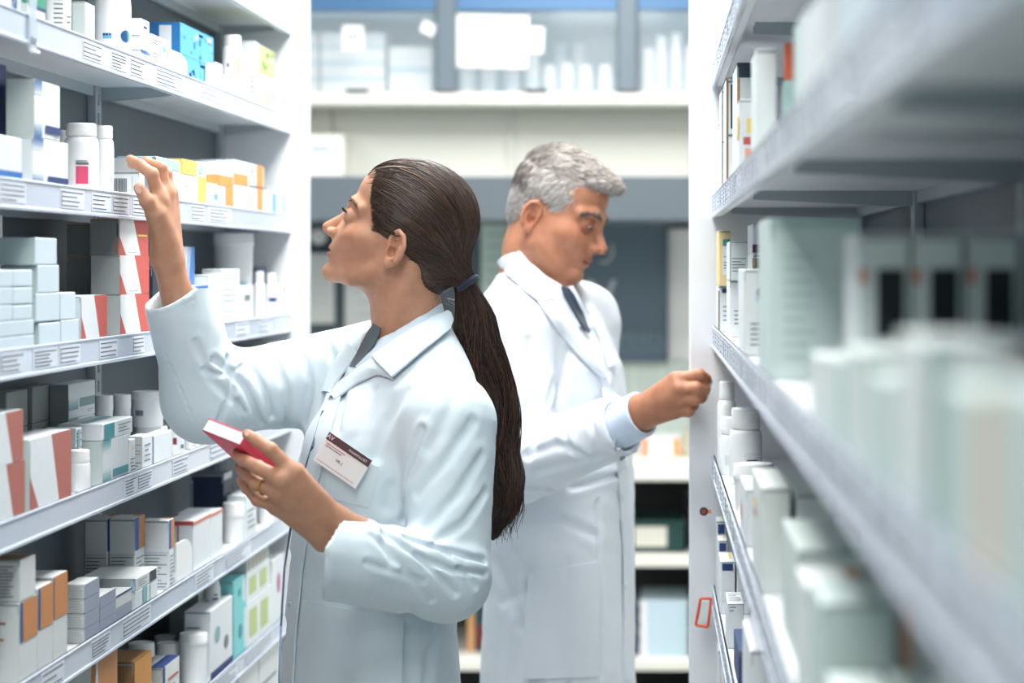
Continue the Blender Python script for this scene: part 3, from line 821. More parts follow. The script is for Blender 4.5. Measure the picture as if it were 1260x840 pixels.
za = Lb(6, 200, 244, 258, 775, 'grey-ended carton, lower one behind the white tubs', PAPER, gb, w=.05, s=.058, h=.085)
Lb(6, 200, 244, 258, 745, 'grey-ended carton, upper one behind the white tubs', PAPER, gb, w=.05, s=.058, z0=za, h=.06)
za = Lb(6, 240, 259, 286, 752, 'white carton with a navy foot under a small bottle on the sixth left shelf', WHITE, [D('A', 0, 1, 0, .12, NAVY), MARK('A', .3, .6, .12, TEAL2), MARK('A', .7, .4, .1, LINE), *LN('N', .1, .6, .6, .8, 3)], w=.044, s=.004)
Lc(6, 252, 271, 714, 'white pill bottle standing on the navy-footed carton', z0=za, s=.014, neck=.8, lab=[(-80, -30, .0, .2, NAVY), (-70, -40, .4, .6, LINE)])
tq = [D('A', 0, 1, 0, 1, TURQ), MARK('A', .5, .5, .15, TEAL), D('A', .8, .95, .1, .9, WHITE)]
za = Lb(6, 280, 287, 303, 752, 'turquoise carton, lower of the two on the sixth left shelf', TURQ, tq, w=.05, s=.004)
Lb(6, 276, 287, 301, 716, 'turquoise carton, upper of the two on the sixth left shelf', TURQ, tq, w=.05, s=.006, z0=za)
gw = [D('A', .1, .4, .2, .8, LGREEN), D('A', .55, .85, .2, .8, LGREEN)]
za = Lb(6, 298, 303.5, 334, 742, 'green and white carton, bottom of three by the woman\'s coat', WHITE, gw, w=.06, s=.004)
zb2 = Lb(6, 298, 303.5, 332, 706, 'green and white carton, middle of three by the woman\'s coat', WHITE, gw, w=.06, s=.004, z0=za)
Lb(6, 298, 304, 330, 676, 'pale carton with brown lines, top of three by the woman\'s coat', PAPER, [D('A', .05 + .16 * i, .12 + .16 * i, .1, .9, M('#a59c88', .6)) for i in range(6)], w=.06, s=.004, z0=zb2)
Lb(6, 333, 335, 350, 690, 'white carton with a magenta spot beside the coat', WHITE, [MARK('A', .5, .6, .16, M('#b9509a', .5), .8)], w=.06)
# shelf 7
for i, (a, b, y) in enumerate(((276, 292, 802), (293, 318, 790), (319, 345, 775))):
    Lb(7, a - 4, a, b, y, 'dim white carton on the lowest visible left shelf, %s' % ('leftmost', 'middle', 'rightmost beside the coat')[i], PAPER, LN('A', .1, .8, .2, .7, 4) + [D('A', 0, 1, 0, .1, NAVY)], w=.06)

# ================================================================== RIGHT SHELVING UNIT
RY0, RY1, RDEP = 0.36, 3.50, 0.245
RPHI = math.asin(0.01346)
def XR(d):
    return (877 - VX) * RY1 / FPX + 0.01346 * (RY1 - d)
def rz_(k):
    return CZ + 0.080 - 0.2147 * (k - 2)
def rtop(k):
    return rz_(k) + .030
UR = Vector((XR(RY1), RY1, 0))
runit = tag(empty('shelving_unit', UR, RPHI), 'white metal shelving on the right, out of focus towards the viewer', 'shelves')
Z3 = Vector((0, 0, 0))
for i in range(4):
    a, b = -(RY1 - RY0) + i * .785, -(RY1 - RY0) + (i + 1) * .785
    ubox('back_panel', (RDEP, a + .002, .02), (RDEP + .015, b - .002, 2.42), BACKG, runit, Z3, .002)
    standard(b - .02, runit, Z3, RDEP, -1)
ubox('end_panel', (-.039, 0, 0), (RDEP + .02, .03, 2.45), SHELFW, runit, Z3, .003)
ubox('plinth', (.01, -(RY1 - RY0), 0), (RDEP, 0, .09), SHELFW, runit, Z3, .002)
rr = random.Random(11)
for k in range(-1, 9):
    for i in range(4):
        a, b = -(RY1 - RY0) + i * .785, -(RY1 - RY0) + (i + 1) * .785
        labs = [(a + .06 + j * .075 + rr.uniform(-.01, .01), rr.choice((.034, .042)), rr.choice((3, 4, 5))) for j in range(10)] if 0 < k < 6 else []
        shelf_board(k, runit, Z3, a, b - .0005, rz_(k), 0.0, RDEP, -1, labs)

def Rb(k, d, p0, p1, yt, label, mat=WHITE, dec=(), l=.1, z0=None, h=None, group=None, s=.004, name='medicine_box', w=None):
    """carton on right shelf k: near end at distance d seen between px p0 and p1, top at yt"""
    x0 = max((p0 - VX) * d / FPX, XR(d) + s)
    x1 = max((p1 - VX) * d / FPX, x0 + .008)
    if w: x1 = x0 + w
    x1 = min(x1, XR(d + l) + RDEP - .016)
    z = z0 if z0 is not None else rtop(k) + .0004
    if h is None: h = zpx(yt, d) - z
    h = min(h, rz_(k - 1) - .024 - z)
    put_carton(name, (x0 + x1) / 2, d + l / 2, z, x1 - x0, l, max(h, .005), mat, dec, label, group, RPHI, -1)
    return z + max(h, .005) + .0004
def Rc(k, d, p0, p1, yt, label, z0=None, group=None, kind='bottle', name='pill_bottle', h=None, **kw):
    r = (p1 - p0) / 2 * d / FPX
    x = max((p0 + p1) / 2 * d / FPX - VX * d / FPX, XR(d) + .004 + r)
    z = z0 if z0 is not None else rtop(k) + .0004
    if h is None: h = zpx(yt, d - r) - z
    h = min(h, rz_(k - 1) - .024 - z)
    bottle(name, x, d, z, r, h, label, group, kind, cat='tub' if kind == 'tub' else 'bottle', **kw)
    return z + h + .0004
# shelf 1 (above)
Rb(1, 3.3, 884, 905, 0, 'white carton with a yellow flap on the highest right shelf', WHITE, [D('A', 0, .5, .3, .8, YELLOW)], l=.1, h=.12)
Rb(1, 2.6, 906, 960, 0, 'white carton in the middle of the highest right shelf', WHITE, [D('A', 0, .5, .2, .5, BLUE)], l=.2, h=.13)
# shelf 2
Rb(2, 3.36, 880, 889, 152, 'slim white carton at the far end of the upper right shelf', WHITE, LN('N', .2, .8, .3, .7, 4, SKYB), l=.06)
Rb(2, 3.20, 885, 894, 110, 'tall thin white carton with curved edges on the upper right shelf', WHITE, [D('N', 0, .2, 0, 1, M('#9c8c78', .6)), D('N', .0, 1, .48, .5, LINE)], l=.1)
Rb(2, 3.06, 893, 904, 85, 'tall thin white carton with brown edge on the upper right shelf', WHITE, [D('N', .0, .25, 0, 1, M('#8c7458', .6)), D('N', .0, 1, .48, .5, LINE), D('N', .5, .7, .55, .95, INK)], l=.1)
Rb(2, 2.80, 906, 950, 78, 'white carton with a dark lid and brown edge on the upper right shelf', M('#dfeaea', .5), [D('N', 0, 1, .88, 1, M('#2d3f50', .5)), D('N', 0, .08, 0, .88, M('#b08a5c', .5)), D('N', .3, .7, .6, .66, TEAL2), D('T', 0, 1, 0, 1, M('#2d3f50', .5))], l=.15)
Rb(2, 2.56, 906, 932, 122, 'white carton with red and yellow print on the upper right shelf', WHITE, [D('N', .4, .9, .55, .75, YELLOW), D('N', .2, .6, .4, .5, RED), D('N', .3, .9, .2, .35, M('#e5a58a', .5)), D('A', .3, .9, .5, .8, YELLOW)], l=.1)
Rc(2, 2.25, 962, 988, 52, 'pale teal bottle with an orange cap on the upper right shelf', cap=M('#e2734f', .4, 'plastic'), body=M('#a9c9c4', .4, 'plastic'), caph=.3, neck=.75)
Rb(2, 2.28, 930, 955, 60, 'pale carton left of the orange-capped bottle', M('#dfe8e8', .5), [], l=.12)
Rb(2, 1.70, 990, 1055, 10, 'big pale teal carton on the upper right shelf', M('#c9dedb', .5), [D('N', .1, .6, .1, .3, WHITE)], l=.14)
Rb(2, 1.32, 1010, 1110, -20, 'big white carton nearest but one on the upper right shelf', WHITE, [D('N', .6, .9, .5, .7, M('#e8b8ae', .5))], l=.2)
Rb(2, 1.02, 1070, 1180, -120, 'pale blue carton close to the viewer on the upper right shelf', PALEB, [D('N', .5, .9, .2, .8, LBLUE)], l=.2)
Rb(2, 0.76, 1150, 1300, -200, 'white carton closest to the viewer on the upper right shelf', WHITE, [D('N', .3, .9, .3, .6, LBLUE)], l=.18)
# shelf 3
zc = Rb(3, 3.36, 879, 898, 352, 'white carton with a dark seam under the cream carton', WHITE, [D('N', 0, .12, 0, .9, M('#7a6a5a', .6)), D('N', .3, .8, .85, .95, NAVY), *LN('N', .4, .9, .2, .6, 4)], l=.1)
Rb(3, 3.34, 879, 898, 283, 'cream carton with a teal sticker on the right shelf', CREAM, [D('N', .35, .95, .72, .84, TEAL), D('N', .35, .95, .2, .72, WHITE), *LN('N', .42, .9, .25, .45, 4, INK), *LN('N', .42, .9, .5, .68, 3, INK)], l=.12, z0=zc)
zc = Rb(3, 3.10, 897, 926, 345, 'white carton under the small square-printed one on the right shelf', WHITE, LN('N', .2, .8, .2, .5, 4), l=.12)
Rb(3, 3.08, 897, 926, 297, 'white carton with fine print right of the cream carton', M('#dbe5e4', .5), [*LN('N', .1, .7, .2, .6, 5), D('N', .02, .05, 0, 1, LINE)], l=.12, z0=zc)
zc = Rb(3, 2.80, 925, 993, 312, 'white carton under the purple-banded one', M('#d9e2e0', .5), [D('N', .0, .25, .6, .95, M('#7d6a3a', .5)), D('N', .3, .6, .7, .95, LINE)], l=.14)
Rb(3, 2.80, 925, 993, 255, 'white carton with a purple band on the right shelf', WHITE, [D('N', 0, 1, .02, .3, PURPLE), *LN('N', .3, .8, .5, .8, 3)], l=.14, z0=zc)
Rb(3, 2.80, 996, 1052, 256, 'dark purple carton beside the purple-banded one', PURPLE, [D('N', 0, 1, 0, .8, M('#8d97a0', .5))], l=.14)
Rb(3, 2.45, 908, 955, 331, 'white carton with a dark blotch print on the right shelf', M('#e4ecec', .5), [MARK('N', .5, .72, .08, LINE, 1.6), MARK('N', .62, .66, .05, INK, 1.4), MARK('N', .4, .66, .04, LBLUE), *LN('N', .2, .8, .1, .4, 5)], l=.16)
Rb(3, 1.95, 945, 1058, 268, 'tall pale teal carton, blurred, in the middle of the right shelf', M('#cfe2de', .5), [D('N', 0, 1, .93, 1, M('#b5d2cc', .5)), *LN('N', .15, .5, .1, .8, 9, M('#bcd6d1', .5))], l=.2)
for i, (a, b) in enumerate(((1056, 1118), (1122, 1186), (1190, 1252))):
    Rb(3, 1.52, a, b, 287, 'blurred white carton with a black window, %s of three in a row' % ('left', 'middle', 'right')[i], M('#e4eeeb', .5),
       [D('N', .35, .9, .42, .8, M('#101a20', .5)), D('N', .0, .16, .72, .8, M('#d98a6a', .5)), D('N', .1, .9, .05, .3, M('#b5cfca', .5))], l=.12, w=.036)
Rb(3, 1.50, 1264, 1330, 292, 'black and white carton at the right photo edge', M('#c3d2d0', .5), [D('N', 0, 1, .3, .9, M('#18242b', .5))], l=.12)
rq = random.Random(31)
def near_rows(k, rows, label, group):
    oo = ('first', 'second', 'third', 'fourth', 'fifth', 'sixth', 'seventh')
    for ri, (d, nx, h0, h1) in enumerate(rows):
        x = XR(d) + .006
        for i in range(nx):
            w = rq.uniform(.03, .05)
            if x + w > XR(d) + RDEP - .02: break
            base = rq.choice(('#e6efee', '#dce9e6', '#cfe1dd', '#e9edee', '#d3dfe4'))
            acc = rq.choice(('#ecd2c4', '#b9d6d0', '#c9d6e4', '#e2b39c', '#9fb9b6', '#f0e6d2', '#b59a88'))
            dec = [D('N', .1, .9, rq.uniform(.1, .3), rq.uniform(.4, .6), M(acc, .5))] if rq.random() < .6 else [D('N', .0, .25, 0, 1, M(acc, .5))]
            l = rq.uniform(.085, .105)
            h = rq.uniform(h0, h1)
            put_carton('medicine_box', x + w / 2, d + l / 2, rtop(k) + .0004, w, l, h, M(base, .5), dec, label % (oo[i], oo[len(rows) - 1 - ri]), group, RPHI, -1)
            x += w + .003
near_rows(3, ((1.36, 5, .042, .058), (1.23, 5, .046, .063), (1.10, 5, .048, .068), (.97, 5, .05, .072), (.84, 5, .055, .076), (.71, 4, .055, .08), (.58, 4, .055, .08)),
          'blurred pale carton, %s from the aisle in the %s nearest row, middle right shelf', 'near blurred cartons on the middle right shelf')
# shelf 4
G = 'white pill bottles by the man\'s hand'
Rc(4, 3.40, 872, 896, 470, 'white bottle right beside the man\'s fingers', lab=[(-120, -60, .3, .7, M('#cfd9e2', .5))])
Rc(4, 3.31, 884, 904, 520, 'small white ridge-capped bottle, farther of two with the printed label one', lab=[(-130, -70, .2, .7, M('#d6dde2', .5))], caph=.3, neck=.85)
Rc(4, 3.24, 886, 916, 514, 'white bottle in the middle of the row below the man\'s hand', lab=[(-130, -70, .2, .6, M('#d6dde2', .5))], caph=.28, neck=.85)
Rc(4, 3.10, 897, 938, 503, 'white ridge-capped bottle with a printed paper label on the right shelf', lab=[(-95, -40, .05, .75, WHITE)] + [(-88, -50, .15 + .12 * i, .18 + .12 * i, INK) for i in range(4)], caph=.26, neck=.8)
Rc(4, 2.74, 896, 946, 572, 'wide white lidded tub on the right shelf', kind='tub', name='lidded_tub', caph=.3, lab=[(-120, -60, .2, .8, M('#dfe5e6', .5))])
Rb(4, 2.40, 908, 940, 602, 'white carton behind the greenish one on the lower right shelf', WHITE, [D('A', .2, .4, .3, .6, M('#e5b0a5', .5))], l=.16)
Rb(4, 2.06, 934, 971, 600, 'white carton with a greenish end on the lower right shelf', M('#dce6e2', .5), [D('A', .2, .5, .6, .65, RED), D('A', .2, .5, .7, .75, YELLOW)], l=.2)
Rb(4, 2.06, 978, 1022, 608, 'pale carton across the dark gap on the lower right shelf', M('#d5e1dd', .5), [D('N', .4, .8, .1, .25, M('#e0a08a', .5))], l=.2)
Rb(4, 2.06, 1030, 1056, 612, 'dark brown carton deep on the lower right shelf', M('#5a4f4a', .5), [], l=.2)
Rb(4, 1.66, 980, 1062, 676, 'low carton with orange print on the lower right shelf', M('#d5e3df', .5), [D('N', .1, .9, .6, .85, M('#dfae90', .5)), D('N', .2, .6, .2, .4, WHITE)], l=.2)
near_rows(4, ((1.50, 5, .07, .12), (1.36, 5, .06, .11), (1.22, 5, .06, .10), (1.08, 5, .06, .11), (.94, 5, .06, .1)),
          'blurred pale carton, %s from the aisle in the %s nearest row, lower right shelf', 'near blurred cartons on the lower right shelf')
# shelf 5
nv = [D('N', .1, .85, .82, .95, NAVY), *LN('N', .1, .8, .2, .5, 3, M('#d5dadd', .5))]
for i, (d, a, b, y) in enumerate(((3.42, 879, 893, 640), (3.35, 881, 895, 664), (3.24, 885, 904, 690))):
    Rb(5, d, a, b, y, 'white carton with a navy square on its top edge, %s of three' % ('farthest', 'middle', 'nearest')[i], WHITE, nv + [D('T', .6, .8, .3, .8, YELLOW)], l=.055 if i < 2 else .1)
Rb(5, 3.24, 906, 922, 690, 'white carton with a navy square standing deeper on the low right shelf', WHITE, nv, l=.1)
Rb(5, 2.95, 891, 915, 742, 'plain white carton standing alone on the low right shelf', WHITE, [*LN('T', .1, .9, .1, .9, 5), *LN('N', .1, .5, .8, .95, 2)], l=.1)
Rb(5, 2.66, 908, 950, 800, 'navy carton at the bottom of the low right shelf', M('#23406e', .5), [D('N', .5, 1, .5, .9, WHITE)], l=.16)
Rb(5, 2.3, 920, 990, 800, 'white carton on the low right shelf under the shelf edge', WHITE, [], l=.2)
Rb(6, 3.36, 880, 897, 800, 'white carton with a pink print on the lowest visible right shelf', WHITE, [D('N', .2, .8, .5, .7, M('#e9b7ae', .5))], l=.08)
Rb(6, 3.1, 887, 915, 815, 'white carton beside the pink-print one at bottom right', WHITE, [], l=.12)
# orange frame and round tag at the far edge
m = MB()
q = [at(862, 736, 3.44), at(875, 736, 3.44), at(871, 771, 3.44), at(856, 769, 3.44)]
c0 = sum(q, Vector()) / 4
OM = M('#d9552f', .4, 'plastic')
for i in range(4):
    m.tube([q[i] - c0, q[(i + 1) % 4] - c0], .0025, OM, 6)
m.box((-.009, -.0008, -.016), (.009, .0008, .016), M('#d5dadb', .5))
o = m.build('price_holder', None, tuple(c0))
tag(o, 'orange framed price holder hanging at the far right shelf edge', 'price holder')
m = MB(); m.tube([(.0, -.002, 0), (.0, .002, 0)], .007, M('#28283a', .4, 'plastic'), 16)
m.tube([(.0, -.003, 0), (.0, -.002, 0)], .004, M('#a04a3a', .4, 'plastic'), 12)
m.box((.004, -.001, -.003), (.012, .001, .003), M('#e08a5a', .4, 'plastic'))
o = m.build('shelf_tag', None, tuple(at(866, 629, 3.45)))
tag(o, 'small round dark shelf tag at the far right shelf edge', 'tag')

# ================================================================== BACK OF THE ROOM
BY = 6.5
def bx(px): return (px - VX) * BY / FPX
def bz(py): return CZ + (VY - py) * BY / FPX
BEIGE = M('#d9d9d0', .6, 'wall')
BEIGE2 = M('#e4e4dc', .5, 'wall')
INB = M('#bccfdd', .5, 'wall')
X0, X1 = -1.75, 0.85
cab = tag(empty('wall_cabinet', (-.5, 6.7, bz(113))), 'glazed wall cabinet with blue inside on the back wall', 'cabinet')
OC = Vector((-.5, 6.7, bz(113)))
ubox('back', (X0, 7.12, bz(113)), (X1, 7.15, 2.62), INB, cab, OC)
ubox('floor_board', (X0, 6.52, bz(113) - .01), (X1, 7.12, bz(113)), BEIGE2, cab, OC)
ubox('top_board', (X0, 6.50, 2.6), (X1, 7.15, 2.64), M('#5f92c4', .5, 'wall'), cab, OC)
ubox('top_rail', (X0, 6.50, bz(12)), (X1, 6.515, 2.6), M('#4f7ba6', .4, 'metal', metallic=.1), cab, OC)
ubox('inner_shelf', (X0, 6.56, bz(14)), (X1, 7.11, bz(10)), M('#9fc0d8', .5, 'wall'), cab, OC)
GL = bpy.data.materials.new('cabinet_glass'); GL.use_nodes = True
_b = GL.node_tree.nodes['Principled BSDF']
_b.inputs['Base Color'].default_value = (.75, .88, .97, 1); _b.inputs['Alpha'].default_value = .16; _b.inputs['Roughness'].default_value = .08
posts = [549 - 222 * 2, 549 - 222, 549, 772, 772 + 222]
for i, p in enumerate(posts):
    ubox('post', (bx(p) - .032, 6.49, bz(113)), (bx(p) + .032, 6.53, 2.6), FRAMEG, cab, OC, .006)
for i in range(len(posts) - 1):
    ubox('glass_pane', (bx(posts[i]) + .033, 6.507, bz(113)), (bx(posts[i + 1]) - .033, 6.512, bz(12)), GL, cab, OC)
for p in (440, 660):
    ubox('handle', (bx(p) - .035, 6.48, bz(115)), (bx(p) + .035, 6.506, bz(110)), M('#3f4a50', .4, 'metal'), cab, OC, .003)
# notices on the glass
for (a, b, y0, y1, lb, nn, rot) in ((559, 650, 18, 83, 'large blank white sheet taped on the cabinet glass', 'paper_sheet', 1.5), (652, 669, 33, 65, 'small white notice beside the large sheet on the glass', 'paper_notice', 2),
                              (421, 447, 31, 62, 'small white notice with a dark print on the left cabinet glass', 'paper_notice', 0), (518, 536, 27, 42, 'tiny white tag on the glass beside the grey post', 'paper_notice', 25)):
    m = MB()
    w, h = (b - a) * BY / FPX, (y1 - y0) * BY / FPX
    m.box((-w / 2, -.0006, -h / 2), (w / 2, .0006, h / 2), M('#fbfbf9', .6))
    if nn == 'paper_notice' and w > .06 and a < 500:
        for j in range(3): m.box((-w * .25 + j * w * .2, -.001, -h * .1), (-w * .15 + j * w * .2, -.0006, h * .22), LINE)
        m.box((-w * .25, -.001, -h * .28), (w * .2, -.0006, -h * .24), LINE)
    o = m.build(nn, None, (bx((a + b) / 2), 6.5058, bz((y0 + y1) / 2)))
    o.rotation_euler = (0, R(rot), 0)
    tag(o, lb, 'paper')
def bbox_(px0, px1, y0, y1, Y, dep, label, mat, dec=(), cat='box', name='stock_box', group=None):
    s = Y / FPX
    x0, x1 = (px0 - VX) * s, (px1 - VX) * s
    z1 = CZ + (VY - y0) * s; z0 = CZ + (VY - y1) * s
    return put_carton(name, (x0 + x1) / 2, Y + dep / 2, z0, x1 - x0, dep, z1 - z0, mat, dec, label, group, 0, 1, cat)
WB = M('#f2f3f2', .6)
zcab = 113 - (6.72 / 6.5 - 1) * 0
def cabbox(px0, px1, h, label, Y=6.66, dep=.2, z=None, dec=None):
    s = Y / FPX
    x0, x1 = (px0 - VX) * s, (px1 - VX) * s
    z = bz(113) + .0005 if z is None else z
    put_carton('stock_box', (x0 + x1) / 2, Y + dep / 2, z, x1 - x0 - .004, dep, h, WB, dec if dec is not None else [D('N', 0, 1, 0, .16, M('#b9d8ea', .5))], label, 'stock boxes in the glazed cabinet', 0, 1)
    return z + h + .0005
for (a, b, nm, n, hh) in ((360, 392, 'column at the white end panel', 4, .05), (394, 474, 'wide column left of the notice', 4, .05), (478, 532, 'column beside the grey post', 2, .078)):
    z = None
    for j in range(n):
        z = cabbox(a, b, hh, 'white blue-footed stock box, %s from bottom, %s' % (('first', 'second', 'third', 'fourth')[j], nm), z=z)
j = 0
for (p, yt) in ((576, 72), (602, 74), (630, 72), (655, 62), (676, 80), (698, 78), (721, 80), (745, 80), (690, 54), (712, 54)):
    back = yt < 60
    Yb = 6.86 if back else 6.66
    s = Yb / FPX
    r = 9 * s
    z = bz(113) + .0005
    h = CZ + (VY - yt) * s - z
    j += 1
    bottle('stock_bottle', (p - VX) * s, Yb, z, r, h, 'white stock bottle behind the cabinet glass, %s' % (('taller one in the back, left', 'taller one in the back, right')[p > 700] if back else ('first', 'second', 'third', 'fourth', 'fifth', 'sixth', 'seventh', 'eighth')[j - 1] + ' from the left post'),
           'stock bottles behind the cabinet glass', cat='bottle', neck=.8, lab=[(-150, -30, .3, .6, M('#dbeaf2', .5))])
j = 0
for (p, yt) in ((798, 60), (814, 44), (832, 40), (850, 56)):
    s = 6.66 / FPX; j += 1
    z = bz(113) + .0005
    bottle('stock_bottle', (p - VX) * s, 6.66, z, 7.6 * s, CZ + (VY - yt) * s - z, 'tall white stock bottle right of the second grey post, %s' % ('first', 'second', 'third', 'last')[j - 1], 'tall stock bottles in the right cabinet bay', neck=.8, lab=[(-150, -30, .3, .6, M('#e6f1ee', .5))])
# ledge, beige panels, grey beam
o = slab('trim_1', (X0, 6.44, bz(131)), (X1, 7.15, bz(117)), BEIGE2, .006)
tag(o, 'pale ledge running under the glazed cabinet', 'ledge')
for i, (a, b) in enumerate(((X0, bx(402)), (bx(403), bx(622)), (bx(630), bx(850)), (bx(851), X1))):
    o = slab('wall_panel', (a, 6.60, bz(217)), (b, 6.63, bz(131) - .001), BEIGE, .004, kind='structure')
    tag(o, 'smooth beige wall panel under the ledge, %s' % ('far left', 'left of the batten', 'right of the batten', 'far right')[i], 'panel')
o = slab('trim_2', (bx(622) - .004, 6.59, bz(217)), (bx(630) + .004, 6.62, bz(131) - .001), M('#cfd0c8', .6, 'wall'), .003)
tag(o, 'narrow vertical batten between the beige panels', 'batten')
o = slab('trim_3', (X0, 6.5, bz(271)), (X1, 7.15, bz(217)), M('#5f6a72', .55, 'wall'), .004)
tag(o, 'grey beam across the back of the room', 'beam')
o = bbox_(370, 422, 165, 217 - 0.4, 6.505, .08, 'small cream box standing on the grey beam', M('#efefea', .6), [D('N', .25, .7, .55, .75, M('#b9c3c8', .5)), D('N', .04, .96, .38, .4, GREYC)], name='storage_box')
# recess: dark board wall
o = slab('wall_recess', (X0, 7.12, .9), (X1, 7.16, bz(271)), M('#56646e', .6, 'wall'))
tag(o, 'dark grey recess wall above the counter', 'wall')
cb = tag(empty('chalkboard', (bx(740), 7.06, bz(430))), 'grey chalkboard with a big chalk V behind the man', 'board')
s7 = 7.06 / FPX
def p7(px, py): return Vector(((px - VX) * s7, 7.06, CZ + (VY - py) * s7))
OB = cb.location.copy()
a, b = p7(640, 440), p7(816, 276)
ubox('slate', (a.x, 7.06, a.z), (b.x, 7.09, b.z), M('#5f727f', .65, 'wall'), cb, OB)
for (lo, hi) in (((a.x - .015, 7.05, a.z - .015), (b.x + .015, 7.095, a.z)), ((a.x - .015, 7.05, b.z), (b.x + .015, 7.095, b.z + .01)), ((a.x - .015, 7.05, a.z), (a.x, 7.095, b.z)), ((b.x, 7.05, a.z), (b.x + .015, 7.095, b.z))):
    ubox('frame', lo, hi, M('#6b7a84', .5, 'metal'), cb, OB, .002)
ch = M('#b9c3c8', .8)
me = text_mesh('V', .17, ch, 'chalk_letter')
o = link('chalk_letter', me, cb, tuple(p7(740, 368) - OB - Vector((0, .002, 0)))); o.rotation_euler = (R(90), 0, 0)
for st in ([(738, 322), (748, 322), (754, 312), (752, 300)], [(727, 352), (733, 346)], [(742, 408), (746, 420), (750, 408)], [(756, 420), (756, 408), (764, 409), (764, 419)], [(770, 414), (778, 408), (784, 414), (778, 420), (770, 414)], [(790, 408), (790, 420)], [(797, 420), (798, 408), (805, 414), (812, 408), (813, 420)]):
    m = MB()
    m.tube([p7(*q) - OB - Vector((0, .002, 0)) for q in st], .005 if st[0][1] < 400 else .004, ch if st[0][1] < 400 else M('#8a98a2', .8), 5)
    m.build('chalk_stroke', cb)
# white sheet / tall white cupboard door at the right, pale green panel, left notices and machine
def panel(name, px0, px1, y0, y1, Y, th, mat, label, cat, extra=None):
    s = Y / FPX
    m = MB()
    w, h = (px1 - px0) * s, (y1 - y0) * s
    m.box((-w / 2, 0, 0), (w / 2, th, h), mat, .003)
    if extra: extra(m, w, h, th)
    o = m.build(name, None, (((px0 + px1) / 2 - VX) * s, Y, CZ + (VY - y1) * s))
    return tag(o, label, cat)
panel('notice_board', 822, 872, 281, 456, 7.098, .02, M('#f4f5f4', .6), 'tall white notice board right of the chalkboard', 'board',
      lambda m, w, h, t: m.box((-w / 2, -.004, h - .012), (w / 2, 0, h), M('#dfe2e2', .5)))
panel('poster', 592, 636, 276, 420, 7.112, .006, M('#cfe3dc', .6), 'pale green poster left of the man\'s head', 'poster', lambda m, w, h, t: [m.box((-w * .35, -.002, h * (.9 - .1 * i)), (w * .3, 0, h * (.92 - .1 * i)), M('#a9c8bd', .6)) for i in range(5)])
def clockx(m, w, h, t):
    pass
mk = tag(empty('wall_clock', tuple(at(392, 291, 7.09))), 'round white wall clock on the dark wall left of the woman\'s face', 'clock')
m = MB(); m.tube([(0, 0, 0), (0, .03, 0)], .032, M('#3a444a', .4, 'plastic'), 28); m.build('case', mk)
m = MB(); m.tube([(0, -.002, 0), (0, .001, 0)], .026, M('#f4f6f6', .4), 28); m.build('dial', mk)
m = MB(); m.box((-.001, -.003, 0), (.001, -.002, .018), BLACK); m.box((0, -.003, -.001), (.013, -.002, .001), BLACK); m.build('hand', mk)
panel('notice_board', 366, 411, 311, 398, 7.098, .02, M('#eceeed', .6), 'white notice board behind the woman\'s chin', 'board', lambda m, w, h, t: [m.box((-w * .3, -.002, h * (.9 - .12 * i)), (w * .35, 0, h * (.915 - .12 * i)), M('#d2d7d9', .6)) for i in range(6)])
panel('notice_board', 424, 500, 300, 425, 7.098, .02, M('#eef0f0', .6), 'white notice board behind the woman\'s neck', 'board', lambda m, w, h, t: [m.box((-w * .3, -.002, h * (.9 - .12 * i)), (w * .35, 0, h * (.915 - .12 * i)), M('#d2d7d9', .6)) for i in range(6)])
panel('splash_panel', 640, 850, 443, 545, 7.08, .02, M('#c5d3cc', .5), 'pale green splashback under the chalkboard', 'panel', lambda m, w, h, t: [m.box((-w / 2 + w * i / 6 - .003, -.003, 0), (-w / 2 + w * i / 6 + .003, 0, h), M('#d9e2da', .5)) for i in range(1, 6)])
# counter
ct = tag(empty('counter', (-.5, 6.75, 0)), 'white back counter with open shelves below', 'counter')
OCt = Vector((-.5, 6.75, 0))
CT = .905
ubox('worktop', (X0, 6.38, CT - .055), (X1, 7.1, CT), M('#f1efe8', .4, 'wall'), ct, OCt, .006)
for zz in (.62, .305, .06):
    ubox('shelf', (X0, 6.42, zz - .035), (X1, 7.08, zz), M('#eae8e0', .45, 'wall'), ct, OCt, .003)
ubox('back_board', (X0, 7.06, 0), (X1, 7.09, CT - .055), M('#4a4d50', .6, 'wall'), ct, OCt)
for p in (250, 420, 640, 856, 1000):
    ubox('upright', (bx(p) - .012, 6.43, .0), (bx(p) + .012, 7.06, CT - .055), M('#d9dad6', .5, 'wall'), ct, OCt, .002)
def counter_item(px0, px1, h, z, label, mat, dec, Y=6.6, dep=.2, name='carton', cat='box'):
    s = Y / FPX
    x0, x1 = (px0 - VX) * s, (px1 - VX) * s
    return put_carton(name, (x0 + x1) / 2, Y + dep / 2, z, x1 - x0, dep, h, mat, dec, label, None, 0, 1, cat)
counter_item(790, 838, .055, CT + .0005, 'white and orange carton on the back counter below the man\'s hand', WB, [D('N', 0, .18, 0, 1, M('#e89a78', .5)), D('N', .78, 1, 0, 1, M('#e3a070', .5))])
counter_item(742, 772, .12, CT + .0005, 'cream carton with an orange top on the back counter', M('#ece4d8', .5), [D('N', 0, 1, .75, 1, M('#ec9a78', .5))])
counter_item(842, 853, .08, CT + .0005, 'small olive carton on the back counter beside the end panel', M('#b9b49a', .5), [])
